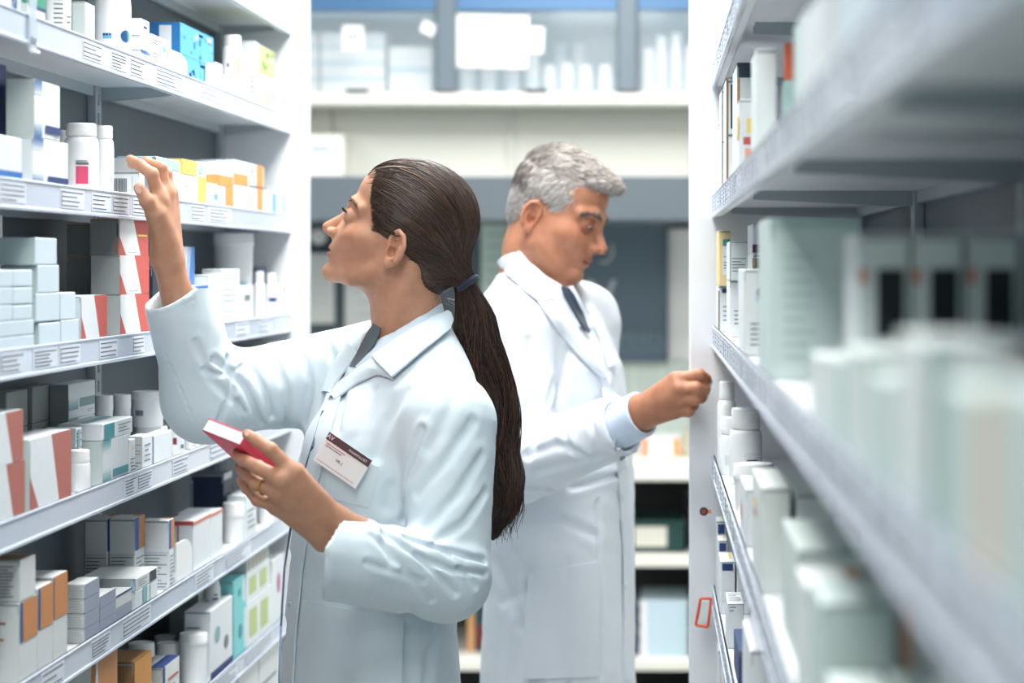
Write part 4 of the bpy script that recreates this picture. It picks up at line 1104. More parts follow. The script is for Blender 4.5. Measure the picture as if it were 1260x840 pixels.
# storage crate with a white label
cr = tag(empty('storage_crate', (bx(809), 6.6, .62)), 'dark green storage crate with a white label under the counter', 'crate')
m = MB(); w = 33 * 6.5 / FPX
GC = M('#1f4a46', .45, 'plastic')
m.box((-w, -.11, .001), (w, .2, .01), GC, .003)
for (a0, a1) in (((-w, -.11), (w, -.10)), ((-w, .19), (w, .2)), ((-w, -.10), (-w + .01, .19)), ((w - .01, -.10), (w, .19))):
    m.box((a0[0], a0[1], .01), (a1[0], a1[1], .095), GC, .002)
m.box((-w - .006, -.116, .088), (w + .006, -.10, .10), GC, .003)
m.build('body', cr)
m = MB(); m.box((-w + .012, -.1125, .018), (w * .35, -.1105, .08), M('#eceade', .6)); m.build('label', cr)
counter_item(844, 849.5, .17, .6205, 'dark plum box standing beside the green crate', M('#3a2438', .5), [], Y=6.62, dep=.2)
# light blue paper stack: each ream
for i in range(8):
    h = .0215
    counter_item(788 - (i % 2), 846 + (i % 2), h - .0006, .3055 + i * h, 'pale blue paper pack, %s of the stack on the low shelf' % ('lowest', 'second', 'third', 'fourth', 'fifth', 'sixth', 'seventh', 'topmost')[i], M('#c6dce8', .6), [D('N', 0, .16, 0, 1, M('#e8eaf2', .6))], Y=6.46, dep=.28, name='paper_pack', cat='paper')
counter_item(776, 783, .17, .3055, 'dark blue folder standing beside the pale blue paper packs', M('#2c4a70', .5), [], Y=6.48, dep=.26, name='folder', cat='folder')
counter_item(575, 584, .16, .3055, 'orange carton on the low shelf between the two coats', M('#e0a878', .5), [], Y=6.55)
counter_item(585, 600, .15, .3055, 'dark teal and red carton on the low shelf between the two coats', M('#1d4c54', .5), [D('N', .1, .9, .1, .55, M('#7a2c30', .5))], Y=6.55)
counter_item(800, 845, .09, .0605, 'brown carton on the lowest counter shelf', M('#9a8f7c', .6), [], Y=6.6)

# ================================================================== PEOPLE: signed-distance modelling
F32 = np.float32
def A3(p): return np.array(p, dtype=np.float64)
def atn(px, py, d): return np.array(at(px, py, d))
def smin(a, b, k):
    h = np.clip(.5 + .5 * (b - a) / k, 0, 1)
    return b + (a - b) * h - k * h * (1 - h)
def smax(a, b, k): return -smin(-a, -b, k)
def ell(P, c, r, ax=None):
    q = P - np.asarray(c)
    if ax is not None: q = q @ np.asarray(ax).T
    r = np.asarray(r)
    k0 = np.sqrt(((q / r) ** 2).sum(1)); k1 = np.sqrt(((q / r ** 2) ** 2).sum(1)) + 1e-9
    return k0 * (k0 - 1) / k1
def cone(P, a, b, ra, rb):
    a, b = np.asarray(a), np.asarray(b)
    ba = b - a
    t = np.clip(((P - a) @ ba) / (ba @ ba + 1e-12), 0, 1)
    q = P - a - t[:, None] * ba
    return np.sqrt((q * q).sum(1)) - (ra + (rb - ra) * t)
def chain(P, pts, rad, k=None):
    d = None
    for i in range(len(pts) - 1):
        e = cone(P, pts[i], pts[i + 1], rad[i], rad[i + 1])
        d = e if d is None else (np.minimum(d, e) if k is None else smin(d, e, k))
    return d
def segdist(P, pts):
    d = None
    for i in range(len(pts) - 1):
        e = cone(P, pts[i], pts[i + 1], 0, 0)
        d = e if d is None else np.minimum(d, e)
    return d
def poly2d(x, y, pts):
    """signed distance to a closed 2-D polygon (negative inside)"""
    n = len(pts)
    d = np.full(x.shape, 1e9); s = np.ones(x.shape)
    for i in range(n):
        ax, ay = pts[i]; bx_, by_ = pts[(i - 1) % n]
        ex, ey = bx_ - ax, by_ - ay
        wx, wy = x - ax, y - ay
        t = np.clip((wx * ex + wy * ey) / (ex * ex + ey * ey + 1e-12), 0, 1)
        dx, dy = wx - ex * t, wy - ey * t
        d = np.minimum(d, dx * dx + dy * dy)
        c1, c2, c3 = y >= ay, y < by_, ex * wy > ey * wx
        fl = (c1 & c2 & c3) | (~c1 & ~c2 & ~c3)
        s = np.where(fl, -s, s)
    return s * np.sqrt(d)
def wob(P, amp, sc, seed=0):
    rs = np.random.RandomState(seed)
    out = np.zeros(len(P))
    for i in range(7):
        v = rs.normal(size=3); v *= sc * (1 + .5 * i) / np.linalg.norm(v)
        out += np.sin(P @ v + rs.uniform(0, 6.28)) / (1 + .4 * i)
    return out * amp / 3

def mesh_sdf(f, lo, hi, h, B=8):
    lo, hi = np.asarray(lo, float), np.asarray(hi, float)
    nb = np.ceil(((hi - lo) / h + 1) / B).astype(int)
    n = nb * B
    g = np.stack(np.meshgrid(*[np.arange(k) for k in nb], indexing='ij'), -1).reshape(-1, 3)
    cen = lo + (g * B + (B - 1) / 2) * h
    dv = f(cen)
    keep = np.abs(dv) < B * h * .87 * 1.7 + 2 * h
    V = np.repeat(np.repeat(np.repeat(np.where(dv < 0, -1., 1.).reshape(nb), B, 0), B, 1), B, 2).astype(F32)
    off = np.stack(np.meshgrid(*[np.arange(B)] * 3, indexing='ij'), -1).reshape(-1, 3)
    kb = g[keep]
    for i in range(0, len(kb), 400):
        idx = (kb[i:i + 400, None, :] * B + off[None]).reshape(-1, 3)
        V[idx[:, 0], idx[:, 1], idx[:, 2]] = f(lo + idx * h)
    S = V < 0
    cs = S[:-1, :-1, :-1].astype(np.int8)
    tot = np.zeros(cs.shape, np.int8)
    cor = [(a, b, c) for a in (0, 1) for b in (0, 1) for c in (0, 1)]
    nx, ny, nz = n
    for (a, b, c) in cor:
        tot += S[a:nx - 1 + a, b:ny - 1 + b, c:nz - 1 + c]
    act = np.argwhere((tot > 0) & (tot < 8))
    vals = np.stack([V[act[:, 0] + a, act[:, 1] + b, act[:, 2] + c] for (a, b, c) in cor], 1)
    ps = np.zeros((len(act), 3)); cnt = np.zeros(len(act))
    for i in range(8):
        for j in range(i + 1, 8):
            if sum(abs(np.array(cor[i]) - np.array(cor[j]))) != 1: continue
            va, vb = vals[:, i], vals[:, j]
            m = (va < 0) != (vb < 0)
            t = np.where(m, va / np.where(m, va - vb, 1), 0)
            p = np.array(cor[i]) + t[:, None] * (np.array(cor[j]) - np.array(cor[i]))
            ps += np.where(m[:, None], p, 0); cnt += m
    verts = lo + (act + ps / cnt[:, None]) * h
    idm = np.full(tuple(n - 1), -1, np.int32)
    idm[act[:, 0], act[:, 1], act[:, 2]] = np.arange(len(act))
    quads = []
    for ax in range(3):
        sl = [slice(None)] * 3; s2 = [slice(None)] * 3
        sl[ax] = slice(0, -1); s2[ax] = slice(1, None)
        ch = np.argwhere(S[tuple(sl)] != S[tuple(s2)])
        o1, o2 = (ax + 1) % 3, (ax + 2) % 3
        ok = (ch[:, o1] > 0) & (ch[:, o2] > 0) & (ch[:, o1] < n[o1] - 1) & (ch[:, o2] < n[o2] - 1)
        ch = ch[ok]
        ins = S[ch[:, 0], ch[:, 1], ch[:, 2]]
        q = []
        for (d1, d2) in ((-1, -1), (0, -1), (0, 0), (-1, 0)):
            c = ch.copy(); c[:, o1] += d1; c[:, o2] += d2
            q.append(idm[c[:, 0], c[:, 1], c[:, 2]])
        q = np.stack(q, 1)
        q[~ins] = q[~ins][:, ::-1]
        quads.append(q)
    quads = np.concatenate(quads)
    quads = quads[(quads >= 0).all(1)]
    return verts, quads

def np_mesh(name, verts, quads, mats, smooth=True, midx=None, col=None):
    me = bpy.data.meshes.new(name)
    k = quads.shape[1]
    me.vertices.add(len(verts)); me.vertices.foreach_set('co', np.ascontiguousarray(verts, F32).ravel())
    me.loops.add(len(quads) * k); me.loops.foreach_set('vertex_index', np.ascontiguousarray(quads, np.int32).ravel())
    me.polygons.add(len(quads))
    me.polygons.foreach_set('loop_start', np.arange(0, len(quads) * k, k, dtype=np.int32))
    me.polygons.foreach_set('loop_total', np.full(len(quads), k, np.int32))
    for m in mats: me.materials.append(m)
    if midx is not None: me.polygons.foreach_set('material_index', np.ascontiguousarray(midx, np.int32))
    if smooth: me.polygons.foreach_set('use_smooth', np.ones(len(quads), bool))
    me.update(calc_edges=True)
    if col is not None:
        a = me.color_attributes.new('tone', 'FLOAT_COLOR', 'POINT')
        c4 = np.ones((len(verts), 4), F32); c4[:, :3] = col
        a.data.foreach_set('color', c4.ravel())
    me.validate()
    return me
def merge(chunks):
    vs, qs, o = [], [], 0
    for v, q in chunks:
        vs.append(v); qs.append(q + o); o += len(v)
    return np.concatenate(vs), np.concatenate(qs)

CAMP = np.array([0, 0, CZ])
def march(f, px, py, d0, d1, n=60):
    """first hit of the viewing ray through a pixel with an SDF, between distances d0 and d1"""
    px, py = np.asarray(px, float), np.asarray(py, float)
    dirv = np.stack([(px - VX) / FPX, np.ones_like(px), (VY - py) / FPX], -1)
    t = np.full(px.shape, float(d0))
    for _ in range(n):
        t = np.minimum(t + np.clip(f(CAMP + dirv * t[:, None]), -.02, .05) * .7, d1)
    return CAMP + dirv * t[:, None]
def grad(f, P, e=.0015):
    g = np.stack([f(P + e * np.eye(3)[i]) - f(P - e * np.eye(3)[i]) for i in range(3)], -1)
    return g / (np.linalg.norm(g, axis=1, keepdims=True) + 1e-9)
def resample(pts, n):
    pts = np.asarray(pts, float)
    s = np.r_[0, np.cumsum(np.linalg.norm(np.diff(pts, axis=0), axis=1))]
    t = np.linspace(0, s[-1], n)
    return np.stack([np.interp(t, s, pts[:, i]) for i in range(pts.shape[1])], 1)
def patch(name, f, left, right, d0, d1, mat, parent, nu=10, nv=16, off=.004, th=.0025, lift=None, base=None):
    """cloth panel laid on a surface: a ruled strip between two outlines (px), offset along the normal, with thickness"""
    Lp, Rp = resample(left, nv), resample(right, nv)
    u = np.linspace(0, 1, nu)
    g = Lp[:, None, :] * (1 - u)[None, :, None] + Rp[:, None, :] * u[None, :, None]
    q = g.reshape(-1, 2)
    P = march(f, q[:, 0], q[:, 1], d0, d1)
    hit = np.abs(f(P)) < .006
    if not hit.all() and hit.any():        # outline points past the silhouette fold back to the nearest cloth
        hq, hP = q[hit], P[hit]
        for i in np.where(~hit)[0]:
            P[i] = hP[((hq - q[i]) ** 2).sum(1).argmin()]
    N = grad(f, P, .006)
    o = np.full(len(P), off)
    if lift is not None:
        o = o + lift(np.tile(u, nv), np.repeat(np.linspace(0, 1, nv), nu))
    top = P + N * o[:, None]
    bot = top - N * th
    n = len(P)
    V = np.concatenate([top, bot])
    idx = np.arange(n).reshape(nv, nu)
    a, b, c, d = idx[:-1, :-1].ravel(), idx[:-1, 1:].ravel(), idx[1:, 1:].ravel(), idx[1:, :-1].ravel()
    Q = [np.stack([a, b, c, d], 1), np.stack([a, d, c, b], 1) + n]
    ring = np.r_[idx[0, :], idx[1:, -1], idx[-1, -2::-1], idx[-2:0:-1, 0]]
    r2 = np.roll(ring, -1)
    Q.append(np.stack([r2, ring, ring + n, r2 + n], 1))
    Q = np.concatenate(Q)
    nrm = np.cross(V[Q[0, 1]] - V[Q[0, 0]], V[Q[0, 2]] - V[Q[0, 0]])
    if nrm @ N[0] < 0: Q = Q[:, ::-1]
    V = V - wloc(parent)
    me = np_mesh(name, V, Q, [mat])
    try: me.set_sharp_from_angle(angle=R(50))
    except Exception: pass
    return link(name, me, parent)
def wloc(o):
    p = np.zeros(3)
    while o is not None:
        p += np.array(o.location); o = o.parent
    return p
def sdf_part(name, f, lo, hi, h, mat, parent):
    v, q = mesh_sdf(f, lo, hi, h)
    return link(name, np_mesh(name, v - wloc(parent), q, [mat]), parent)
def tube_part(name, pts, rad, mat, parent, n=8):
    m = MB(); b = wloc(parent)
    m.tube([np.asarray(p) - b for p in pts], rad, mat, n)
    return m.build(name, parent, smooth=True)
def fold_field(strokes, f, d0, d1):
    out = []
    for (pts, amp, wid) in strokes:
        pp = resample(pts, max(3, len(pts) + 2))
        P3 = march(f, pp[:, 0], pp[:, 1], d0, d1)
        out.append((P3, amp, wid))
    return out
def apply_folds(d, P, ff):
    # positive amp = valley with raised shoulders, negative = ridge
    near = np.abs(d) < .05
    if not near.any(): return d
    Pn = P[near]; add = np.zeros(len(Pn))
    for (pts, amp, wid) in ff:
        c = pts.mean(0); rad = np.linalg.norm(pts - c, axis=1).max() + wid * 4
        m = ((Pn - c) ** 2).sum(1) < rad * rad
        if not m.any(): continue
        x = segdist(Pn[m], pts) / wid
        add[m] += amp * (np.exp(-x * x) * 1.25 - .6 * np.exp(-(x * .5) ** 2))
    d = d.copy(); d[near] += add
    return d

class Frame:
    def __init__(s, O, Fv, Uv, sc=1.0):
        s.O = np.asarray(O, float); s.F = np.asarray(Fv) / np.linalg.norm(Fv)
        U = np.asarray(Uv) - s.F * (np.asarray(Uv) @ s.F); s.U = U / np.linalg.norm(U)
        s.L = np.cross(s.U, s.F); s.sc = sc
        s.Mx = np.stack([s.F, s.L, s.U])
    def to(s, P): return ((P - s.O) @ s.Mx.T) / s.sc
    def out(s, q): return s.O + (np.asarray(q) * s.sc) @ s.Mx

def head_sdf(q, male=False):
    """q: (u forward, l left, v up) in head units; symmetric face"""
    u, l, v = q[:, 0], np.abs(q[:, 1]), q[:, 2]
    Q = np.stack([u, l, v], 1)
    d = ell(Q, (.014, 0, 0), (.078, .072, .070)) if male else ell(Q, (.006, 0, 0), (.086, .071, .070))
    d = smin(d, ell(Q, (.044, 0, .008), (.053, .057, .05)), .02)
    d = smin(d, ell(Q, (.045, 0, -.058), (.052, .053, .066)), .025)
    # jaw and chin
    jw = .052 if male else .046
    d = smin(d, chain(Q, [(.012, jw + .004, -.055), (.022, jw, -.092), (.060, .032, -.116), (.092, .008, -.121)], [.012, .015, .014, .013]), .022)
    d = smin(d, ell(Q, (.0945, 0, -.1215), (.0145, .019 if male else .016, .0125)), .012)
    # under-jaw floor
    d = smin(d, ell(Q, (.045, 0, -.098), (.045, .036, .022)), .02)
    # cheekbone
    d = smin(d, ell(Q, (.063, .044, -.060), (.025, .016, .016)), .022)
    d = smin(d, ell(Q, (.083, .022, -.074), (.018, .020, .022)), .02)
    # brow
    br = .0095 if male else .0080
    d = smin(d, chain(Q, [(.097, .006, -.020), (.0945, .028, -.0145), (.078, .048, -.020)], [br, br, br * .8]), .012)
    # eye socket
    d = smax(d, -ell(Q, (.109, .036, -.0355), (.022, .0200, .0115)), .006)
    # nose
    d = smin(d, chain(Q, [(.0985, 0, -.028), (.1075, 0, -.044), (.1240, 0, -.0632)], [.0082, .0076, .0084]), .011)
    d = smin(d, chain(Q, [(.092, .010, -.044), (.100, .013, -.062)], [.008, .009]), .010)
    d = smin(d, ell(Q, (.1115, .0110, -.0675), (.0105, .0062, .0066)), .005)
    d = smin(d, cone(Q, (.118, 0, -.069), (.104, 0, -.073), .005, .006), .006)
    d = smax(d, -ell(Q, (.1155, .0058, -.0735), (.0055, .0028, .0030)), .0025)
    # muzzle
    d = smin(d, ell(Q, (.0915, 0, -.0885), (.0185, .028, .021)), .012)
    # lips
    lu = chain(Q, [(.1075, .0, -.0885), (.1055, .010, -.0895), (.093, .0235, -.0935)], [.0060, .0053, .002])
    ll = chain(Q, [(.1060, .0, -.0988), (.1030, .010, -.0985), (.0925, .0225, -.0945)], [.0068, .0056, .002])
    d = smin(d, lu, .0035); d = smin(d, ll, .0035)
    d = smax(d, -ell(Q, (.108, 0, -.0935), (.013, .021, .0013 if male else .0019)), .0022)
    d = smax(d, -ell(Q, (.1165, 0, -.108), (.010, .022, .0045)), .006)
    # eyeball and lids
    ec = (.0880, .0305, -.0355)
    lid = ell(Q, ec, (.0146, .0148, .0142))
    arc = np.clip(1 - ((l - .0290) / .0150) ** 2, 0, 1)
    up = (v - ec[2]) - ((.0050 if not male else .0016) * arc - .0008)      # upper lid edge
    dn = -(v - ec[2]) - ((.0034 if not male else .0036) * arc - .0004)     # lower lid edge
    lids = np.minimum(smax(lid, -up, .0015), smax(lid, -dn, .0015))
    d = smin(d, lids, .0030)
    d = smax(d, -np.where(np.abs(v - ec[2]) < .012, ell(Q, (ec[0] + .001, ec[1], ec[2]), (.0121, .0121, .0121)), 1), .0006)
    # ear
    e0 = np.array([.0070, .0740, -.0590])
    th = R(22)
    au = np.array([math.cos(th), math.sin(th) * -1.0 * -1, 0]); au = np.array([math.cos(th), -math.sin(th), 0])   # ear plane runs back and outward
    an = np.array([math.sin(th), math.cos(th), 0])
    av = np.array([-.17, 0, .985])
    E = Q - e0
    x, y, z = E @ au, E @ an, E @ av
    E3 = np.stack([x, y, z], 1)
    out = [(.0085, -.004), (.0125, .008), (.0100, .0205), (.0010, .0270), (-.0090, .0240), (-.0150, .0130), (-.0152, .0), (-.0105, -.0130), (-.0030, -.0225), (.0045, -.0260), (.0085, -.0215)]
    hel = [(a, .0045 - .0010 * (a > .005) * 3, b) for (a, b) in out]
    ear = ell(E3, (-.001, -.001, .001), (.0135, .0056, .0235))
    ear = smax(ear, -ell(E3, (.0022, .0065, .0005), (.0094, .0088, .0158)), .0018)
    ear = smin(ear, chain(E3, hel[:8], [.0028, .0034, .0036, .0038, .0038, .0036, .0034, .0030]), .0018)
    ear = smin(ear, ell(E3, (.0035, .0015, -.0195), (.0075, .0042, .0080)), .004)
    ear = smin(ear, chain(E3, [(-.0035, .003, .016), (-.0085, .003, .004), (-.0065, .003, -.010), (.0, .003, -.0135)], [.002, .0027, .0028, .002]), .0018)
    ear = smin(ear, ell(E3, (.0085, .0015, -.0065), (.004, .0035, .0055)), .003)
    ear = smin(ear, cone(E3, (.006, -.008, .004), (.003, -.006, -.012), .006, .006), .006)
    d = smin(d, ear, .0035)
    d = smax(d, -ell(E3, (.0035, .0045, -.0040), (.0058, .0105, .0085)), .0015)
    d = smax(d, -ell(E3, (-.0020, .0055, .0120), (.0050, .0060, .0065)), .0015)
    return d

# ------------------------------------------------------------------ skin, cloth and hair materials
def skin_mat(name, h, h2):
    m = bpy.data.materials.new(name); m.use_nodes = True
    nt = m.node_tree; b = nt.nodes['Principled BSDF']
    at_ = nt.nodes.new('ShaderNodeAttribute'); at_.attribute_name = 'tone'
    tc = nt.nodes.new('ShaderNodeTexCoord')
    no = nt.nodes.new('ShaderNodeTexNoise'); no.inputs['Scale'].default_value = 55; no.inputs['Detail'].default_value = 5
    nt.links.new(tc.outputs['Object'], no.inputs['Vector'])
    mx = nt.nodes.new('ShaderNodeMix'); mx.data_type = 'RGBA'; mx.blend_type = 'MIX'
    mx.inputs[6].default_value = (*lin(hexc(h)), 1); mx.inputs[7].default_value = (*lin(hexc(h2)), 1)
    mr = nt.nodes.new('ShaderNodeMapRange'); mr.inputs['From Min'].default_value = .35; mr.inputs['From Max'].default_value = .75
    nt.links.new(no.outputs['Fac'], mr.inputs['Value']); nt.links.new(mr.outputs['Result'], mx.inputs[0])
    mu = nt.nodes.new('ShaderNodeMix'); mu.data_type = 'RGBA'; mu.blend_type = 'MULTIPLY'; mu.inputs[0].default_value = 1
    nt.links.new(mx.outputs[2], mu.inputs[6]); nt.links.new(at_.outputs['Color'], mu.inputs[7])
    nt.links.new(mu.outputs[2], b.inputs['Base Color'])
    n2 = nt.nodes.new('ShaderNodeTexNoise'); n2.inputs['Scale'].default_value = 700
    nt.links.new(tc.outputs['Object'], n2.inputs['Vector'])
    bp = nt.nodes.new('ShaderNodeBump'); bp.inputs['Strength'].default_value = .10; bp.inputs['Distance'].default_value = .0006
    nt.links.new(n2.outputs['Fac'], bp.inputs['Height']); nt.links.new(bp.outputs['Normal'], b.inputs['Normal'])
    b.inputs['Roughness'].default_value = .55
    b.inputs['Subsurface Weight'].default_value = .12
    b.inputs['Subsurface Radius'].default_value = (.008, .003, .0015)
    b.inputs['Subsurface Scale'].default_value = .5
    return m
SKINW = skin_mat('skin_light_tan', '#c09074', '#b38266')
SKINM = skin_mat('skin_ruddy', '#b17a5d', '#9f694e')
COATW = M('#d3e2e9', .75, 'cloth')
COATM = M('#dfe6ee', .75, 'cloth')
SHIRT = M('#c3d3e0', .7, 'cloth')
HAIRB = [M('#33251e', .38, 'hair', spec=.6), M('#412e24', .38, 'hair', spec=.6), M('#261b17', .4, 'hair', spec=.6), M('#573c2a', .4, 'hair', spec=.6)]

# ================================================================== WOMAN
WD = 3.06
WB = np.array([-.44, 3.06, 0.0])
hf = Frame(atn(520, 265, WD), (-math.cos(R(20)) * math.cos(R(3)), math.sin(R(3)), math.sin(R(20))), (math.sin(R(20)), 0, math.cos(R(20))))
nk0, nk1 = atn(497, 328, WD), atn(510, 440, WD)
def w_head(P):
    d = head_sdf(hf.to(P))
    neck = chain(P, [atn(497, 318, WD), atn(496, 350, WD), atn(502, 395, WD), nk1], [.044, .047, .048, .056], .02)
    # sternomastoid
    neck = smin(neck, cone(P, atn(505, 335, WD - .045), atn(468, 425, WD - .035), .012, .010), .02)
    return smin(d, neck, .022)
lo = hf.O - np.array([.16, .10, .23]); hi = hf.O + np.array([.12, .10, .10])
CH = [mesh_sdf(w_head, lo, hi, .0014)]
def w_tone(V):
    q = hf.to(V); u, l, v = q[:, 0], np.abs(q[:, 1]), q[:, 2]
    c = np.ones((len(V), 3))
    def blob(cu, cl, cv, ru, rl, rv, p=2):
        return np.exp(-(((u - cu) / ru) ** 2 + ((l - cl) / rl) ** 2 + ((v - cv) / rv) ** 2) ** (p / 2))
    lip = np.clip(blob(.110, 0, -.0885, .012, .022, .0048, 4) + blob(.108, 0, -.0985, .012, .021, .0055, 4), 0, 1)[:, None]
    c = c * (1 - lip) + lip * np.array([.92, .55, .54])
    ck = blob(.075, .045, -.066, .03, .025, .022)[:, None] * .45
    c = c * (1 - ck) + ck * np.array([1.0, .82, .76])
    ear = blob(.016, .074, -.058, .03, .012, .03)[:, None] * .5
    c = c * (1 - ear) + ear * np.array([1.04, .84, .78])
    nose = blob(.125, 0, -.066, .014, .012, .010)[:, None] * .35
    c = c * (1 - nose) + nose * np.array([1.0, .82, .76])
    # eye: white, iris, pupil; lash line
    ec = np.array([.0885, .0305, -.0355]); r = np.sqrt((u - ec[0]) ** 2 + (l - ec[1]) ** 2 + (v - ec[2]) ** 2)
    rim = (r > .0118) & (r < .0135) & (u > .090) & (np.abs(v - ec[2]) < .006)
    c[rim] = np.array([.62, .46, .42])
    mouth = blob(.102, 0, -.0935, .007, .018, .0013, 6)[:, None]
    c = c * (1 - mouth) + mouth * np.array([.35, .15, .14])
    return c

# hands ----------------------------------------------------------------
def hand(P, wrist, fingers, palm, k=.008, kp=.012):
    d = None
    for (a, b, ra, rb) in palm:
        e = cone(P, a, b, ra, rb)
        d = e if d is None else smin(d, e, kp)
    for w in wrist:
        d = smin(d, chain(P, w[0], w[1]), .012)
    for pts, rad in fingers:
        # knuckle swell at the joints
        e = chain(P, pts, rad, .0012)
        for j in range(1, len(pts) - 1):
            e = smin(e, ell(P, pts[j], (rad[j] * 1.05,) * 3), .003)
        d = smin(d, e, k)
    return d
# raised right hand
rw = atn(204, 316, 2.985)
RMCP = [atn(196, 246, 2.952), atn(203, 238, 2.970), atn(208, 238, 2.990), atn(210, 246, 3.008)]
RF = [([RMCP[0], atn(187, 214, 2.944), atn(172, 203, 2.948), atn(160.5, 196, 2.952)], [.0098, .0088, .0080, .0066]),
      ([RMCP[1], atn(197.5, 207, 2.968), atn(180, 200, 2.972), atn(162.5, 202, 2.975)], [.0098, .0090, .0080, .0066]),
      ([RMCP[2], atn(204, 214, 2.990), atn(188, 204, 2.993), atn(172, 204, 2.996)], [.0095, .0085, .0078, .0064]),
      ([RMCP[3], atn(207, 225, 3.010), atn(196, 216, 3.012), atn(184, 214, 3.014)], [.0085, .0075, .0068, .0058]),
      ([atn(203, 296, 2.972), atn(190.5, 263, 2.942), atn(181, 247, 2.930), atn(171.5, 231.5, 2.926)], [.0145, .0118, .0102, .0078])]
RPALM = [(rw, RMCP[0], .0175, .0120), (rw, RMCP[1], .0170, .0125), (rw + [.002, .012, 0], RMCP[2], .0170, .0120), (rw + [.002, .018, 0], RMCP[3], .0160, .0110),
         (atn(203, 300, 2.975), atn(192, 262, 2.945), .0165, .0115)]
re_ = atn(252, 492, 3.08)
def w_rhand(P):
    return hand(P, [([rw, rw + (re_ - rw) * .3, re_], [.0185, .0215, .033]), ([rw + [0, .012, 0], rw + (re_ - rw) * .3 + [0, .012, 0], re_], [.0165, .021, .033])], RF, RPALM)
CH.append(mesh_sdf(w_rhand, np.minimum(atn(150, 185, 2.9), atn(150, 185, 3.1)) - [.01, 0, .30], atn(222, 185, 3.08) + [.03, 0, .03], .0013))
# lowered left hand with the box
LMCP = [atn(361, 581, 2.690), atn(347, 590, 2.682), atn(343, 606, 2.690), atn(341, 623, 2.706)]
LF = [([LMCP[0], atn(333, 553, 2.682), atn(317, 542, 2.692), atn(304.5, 534.5, 2.702)], [.0100, .0088, .0080, .0068]),
      ([LMCP[1], atn(317, 575, 2.705), atn(300, 566, 2.735), atn(287, 559, 2.757)], [.0100, .0090, .0082, .0068]),
      ([LMCP[2], atn(315, 595, 2.718), atn(302, 583, 2.750), atn(293, 574.5, 2.772)], [.0096, .0086, .0078, .0066]),
      ([LMCP[3], atn(317, 615, 2.728), atn(304, 601, 2.756), atn(296, 591, 2.776)], [.0086, .0078, .0070, .0060]),
      ([atn(392, 628, 2.752), atn(366, 592, 2.785), atn(340, 570, 2.806), atn(316, 556, 2.812)], [.014, .0115, .0100, .008])]
lw_a, lw_b = atn(414, 640, 2.742), atn(403, 662, 2.748)
LPALM = [(lw_a, LMCP[0], .0165, .0125), ((lw_a + lw_b) / 2, LMCP[1], .0175, .0130), (lw_b, LMCP[2], .0165, .0125), (lw_b, LMCP[3], .0160, .0115), (atn(395, 630, 2.75), LMCP[0] + [0, .02, 0], .016, .011)]
le_ = atn(553, 712, 2.865)
def w_lhand(P):
    return hand(P, [([lw_a, lw_a + (le_ - lw_a) * .4, le_], [.0175, .023, .035]), ([lw_b, lw_b + (le_ - lw_b) * .4, le_], [.0165, .023, .035])], LF, LPALM)
CH.append(mesh_sdf(w_lhand, atn(283, 525, 2.64) - [.02, 0, .17], atn(440, 520, 2.85) + [.02, 0, .01], .0013))

# coat -------------------------------------------------------------------
wth = R(25)
WF, WL = np.array([-math.cos(wth), -math.sin(wth), 0]), np.array([math.sin(wth), -math.cos(wth), 0])
WROWS = np.array([  # z, centre x, centre y, half breadth, half depth
    (1.412, -.388, 3.06, .050, .046), (1.392, -.390, 3.06, .085, .060), (1.367, -.396, 3.06, .128, .074), (1.332, -.406, 3.06, .160, .088), (1.273, -.421, 3.06, .170, .106),
    (1.200, -.433, 3.06, .173, .117), (1.130, -.440, 3.06, .168, .113), (1.060, -.443, 3.06, .168, .108), (.980, -.444, 3.06, .186, .113), (.897, -.445, 3.06, .200, .118),
    (.75, -.445, 3.06, .212, .130), (.55, -.445, 3.06, .222, .142)])[::-1]
def loft(P, rows, Fv, Lv):
    z = P[:, 2]
    cx, cy, a, b = [np.interp(z, rows[:, 0], rows[:, i]) for i in range(1, 5)]
    dx, dy = P[:, 0] - cx, P[:, 1] - cy
    f, l = dx * Fv[0] + dy * Fv[1], dx * Lv[0] + dy * Lv[1]
    k0 = np.sqrt((l / a) ** 2 + (f / b) ** 2) + 1e-9
    k1 = np.sqrt((l / a ** 2) ** 2 + (f / b ** 2) ** 2) + 1e-9
    d = k0 * (k0 - 1) / k1
    d = np.maximum(d, z - rows[-1, 0]); d = np.maximum(d, rows[0, 0] - z)
    return d
rs_, ls_ = atn(470, 452, 3.17), atn(552, 520, 2.915)
rcuff = rw + (re_ - rw) * .235            # open end of the raised sleeve
lcuff = atn(413, 685, 2.752)
